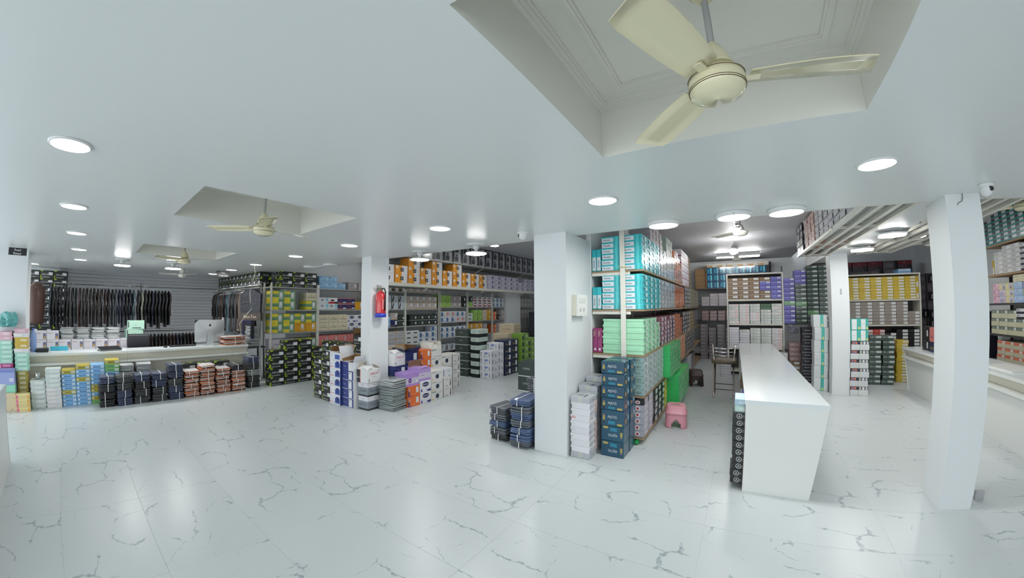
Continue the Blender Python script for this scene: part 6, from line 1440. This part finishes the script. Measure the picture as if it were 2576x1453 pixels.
lf_ = [(.5, .98), (.52, 1.1), (.6, 1.2), (.72, 1.24), (.71, 1.12), (.62, 1.01)]; n = len(m.v)
m.v += [((x-.5)*.045, -.0445, .395+(z-.5)*.045) for x, z in lf_]; m.f.append(tuple(n+i for i in range(len(lf_)))); m.m.append(0); m.sm.append(False)
m.obj('emblem', M_BLACK, pc)
kb = empty('keyboard', (-8.50, 1.52, .7725), PI/2, 'black keyboard lying on the left counter', 'keyboard')
b = MB(); b.prism([(-.07, 0), (.07, 0), (.07, .028), (-.07, .014)], -.22, .22, 'x'); b.obj('body', M_BLACK, kb)
ms = MB(); ms.lathe([(.001, .036), (.02, .034), (.032, .02), (.034, 0)], 16); o = ms.obj('mouse', M_BLACK, None, (-8.42, 1.22, .7725)); o.scale = (1.5, 1, 1); tag(o, 'black mouse beside the keyboard on the left counter', 'mouse')
cb = MB(); cb.tube([(-8.31, 2.02, .80), (-8.30, 2.06, .82), (-8.29, 2.11, .815), (-8.30, 2.12, .785), (-8.25, 2.14, .778), (-8.16, 2.2, .778), (-8.118, 2.24, .77), (-8.105, 2.3, .62), (-8.10, 2.36, .57), (-8.10, 2.5, .60)], .004, 6); tag(cb.obj('cable', mat('cream_cable', (206, 202, 186))), 'cream cable looping off the counter behind the computer', 'cable')
wr = MB(); wr.tube([(-7.28, 2.42, 2.30), (-7.30, 2.45, 2.15), (-7.38, 2.42, 1.95), (-7.40, 2.40, 1.80), (-7.36, 2.40, 1.62), (-7.37, 2.43, 1.50), (-7.50, 2.36, 1.36), (-7.62, 2.30, 1.22), (-7.66, 2.33, 1.08), (-7.9, 2.42, .98), (-8.1, 2.52, .80), (-8.2, 2.5, .779)], .005, 6); tag(wr.obj('cable', mat('cream_cable', (206, 202, 186))), 'long cream cable hanging from a ceiling lamp before the suits', 'cable')
# office chair, mint cartons on a stand behind it
oc = empty('office_chair', (-9.25, .86, 0), -PI/2, 'black office chair with padded back behind the left counter', 'chair')
b = MB(); slab(b, .40, .07, .66, .985, random.Random(5), 0, bulge=.02); b.obj('backrest', mat('black_leather', (40, 41, 48), rough=.38, bump=.15, bscale=50), oc)
b = MB(); slab(b, .46, .44, .42, .50, random.Random(6), 0, bulge=.02); b.obj('seat', mat('black_leather', (40, 41, 48)), oc).location = (0, .22, 0)
b = MB(); b.tube([(0, .22, .06), (0, .22, .42)], .025, 10); b.obj('gas_lift', M_CHROME, oc)
b = MB(); b.box(-.03, .02, .44, .03, .05, .7); b.obj('back_bracket', M_BLACK, oc)
for k in range(5):
    a = 2*PI*k/5+.3; b = MB(); b.tube([(0, .22, .07), (.27*math.cos(a), .22+.27*math.sin(a), .05)], .018, 8)
    b.lathe([(.001, 0), (.02, .0), (.025, .02), (.02, .045), (.001, .05)], 10, (.27*math.cos(a), .22+.27*math.sin(a), 0)); b.obj('leg', M_BLACK, oc)
put(T_MINTC, -9.53, 0.80, .4306+3*.1558, PI/2+.1, 'mint carton, lower, behind the office chair', 'mint cartons'); put(T_MINTC, -9.53, 0.84, .4306+3*.1558+.1706, PI/2-.1, 'mint carton, upper, behind the office chair', 'mint cartons')
fd = empty('file_folder', (-8.35, .33, .773), PI/2+.2, 'black ring folder lying half open on the left counter', 'folder')
b = MB(); b.prism([(-.11, 0), (.13, 0), (.13, .008), (-.11, .004)], -.17, .17, 'x'); b.obj('lower_cover', M_BLACK, fd)
b = MB(); b.prism([(-.10, .006), (.12, .010), (.12, .028), (-.10, .016)], -.16, .16, 'x'); b.obj('papers', mat('paper', (206, 206, 204), rough=.7), fd)
b = MB(); b.prism([(-.11, .018), (.13, .055), (.13, .062), (-.11, .024)], -.17, .17, 'x'); b.obj('upper_cover', M_BLACK, fd)
b = MB(); b.box(-8.55, -.80, .7725, -8.35, -.62, .83); tag(b.obj('card_machine', M_BLACK), 'black payment device near the pillar end of the left counter', 'device')
b = MB(); b.box(-8.66, -.60, .7725, -8.56, -.32, .842); tag(b.obj('tissue_pack', mat('turq_pack', (70, 180, 206), rough=.4)), 'turquoise flat pack lying on the left counter', 'pack')
b = MB(); b.box(-8.45, -.58, .7725, -8.25, -.36, .778); tag(b.obj('paper_sheet', mat('paper', (206, 206, 204))), 'white papers lying on the left counter', 'paper')
cn = MB(); cn.lathe([(.001, 0), (.045, 0), (.046, .09), (.04, .092), (.038, .02)], 18); tag(cn.obj('steel_tumbler', M_CHROME, None, (-7.93, -.76, 6*.0686+.004)), 'small steel tumbler standing on the pale sage boxes', 'tumbler')
bo = empty('water_bottle', (-8.50, -.86, .7725), 0, 'clear blue water bottle by the left pillar', 'bottle')
b = MB(); b.lathe([(.001, 0), (.05, 0), (.05, .12), (.046, .13), (.05, .14), (.05, .26), (.03, .31), (.016, .33), (.016, .345)], 20); b.obj('body', mat('blue_pet', (150, 180, 226), rough=.1, trans=.5), bo)
b = MB(); b.lathe([(.001, .345), (.018, .345), (.018, .37), (.001, .37)], 14); b.obj('cap', mat('blue_cap', (60, 90, 190), rough=.4), bo)
# plastic bags
def bag(loc, r, col, label, seed, sy=1.0, sz=1.0):
    bm = bmesh.new(); bmesh.ops.create_icosphere(bm, subdivisions=3, radius=1.0); rg = random.Random(seed)
    ph = [(rg.uniform(-6, 6), rg.uniform(-6, 6), rg.uniform(-6, 6), rg.uniform(0, 6)) for _ in range(7)]
    for v in bm.verts:
        d = sum(math.sin(p[0]*v.co.x+p[1]*v.co.y+p[2]*v.co.z+p[3]) for p in ph)/7
        v.co *= .85+.75*d+(.16*abs(math.sin(9*v.co.x+5*v.co.z+3*v.co.y)))
        if v.co.z < -.55: v.co.z = -.55
    me = bpy.data.meshes.new('plastic_bag'); bm.to_mesh(me); bm.free(); me.materials.append(mat('bag_%d' % col[0], col, rough=.25, coat=.5))
    o = inst('plastic_bag', me, loc); o.scale = (r, r*sy, r*sz); tag(o, label, 'bag'); return o
bag((-7.97, -1.20, 1.262), .15, (86, 160, 158), 'crumpled teal plastic bag on the pink boxes by the left pillar', 4, 1.1, .9)
bag((1.14, 8.80, .99+.02), .11, (104, 108, 120), 'crumpled grey plastic bag under the violet boxes', 9, 1.2, .9)

dup = {k: v for k, v in LABELS.items() if len(v) > 1}
print('DUPLICATE LABELS', len(dup), list(dup.items())[:12])
lw = [k for k in LABELS if not 4 <= len(k.replace(',', '').split()) <= 16]
print('LABEL LENGTH', len(lw), lw[:10])
print('OBJECTS', len(bpy.data.objects))
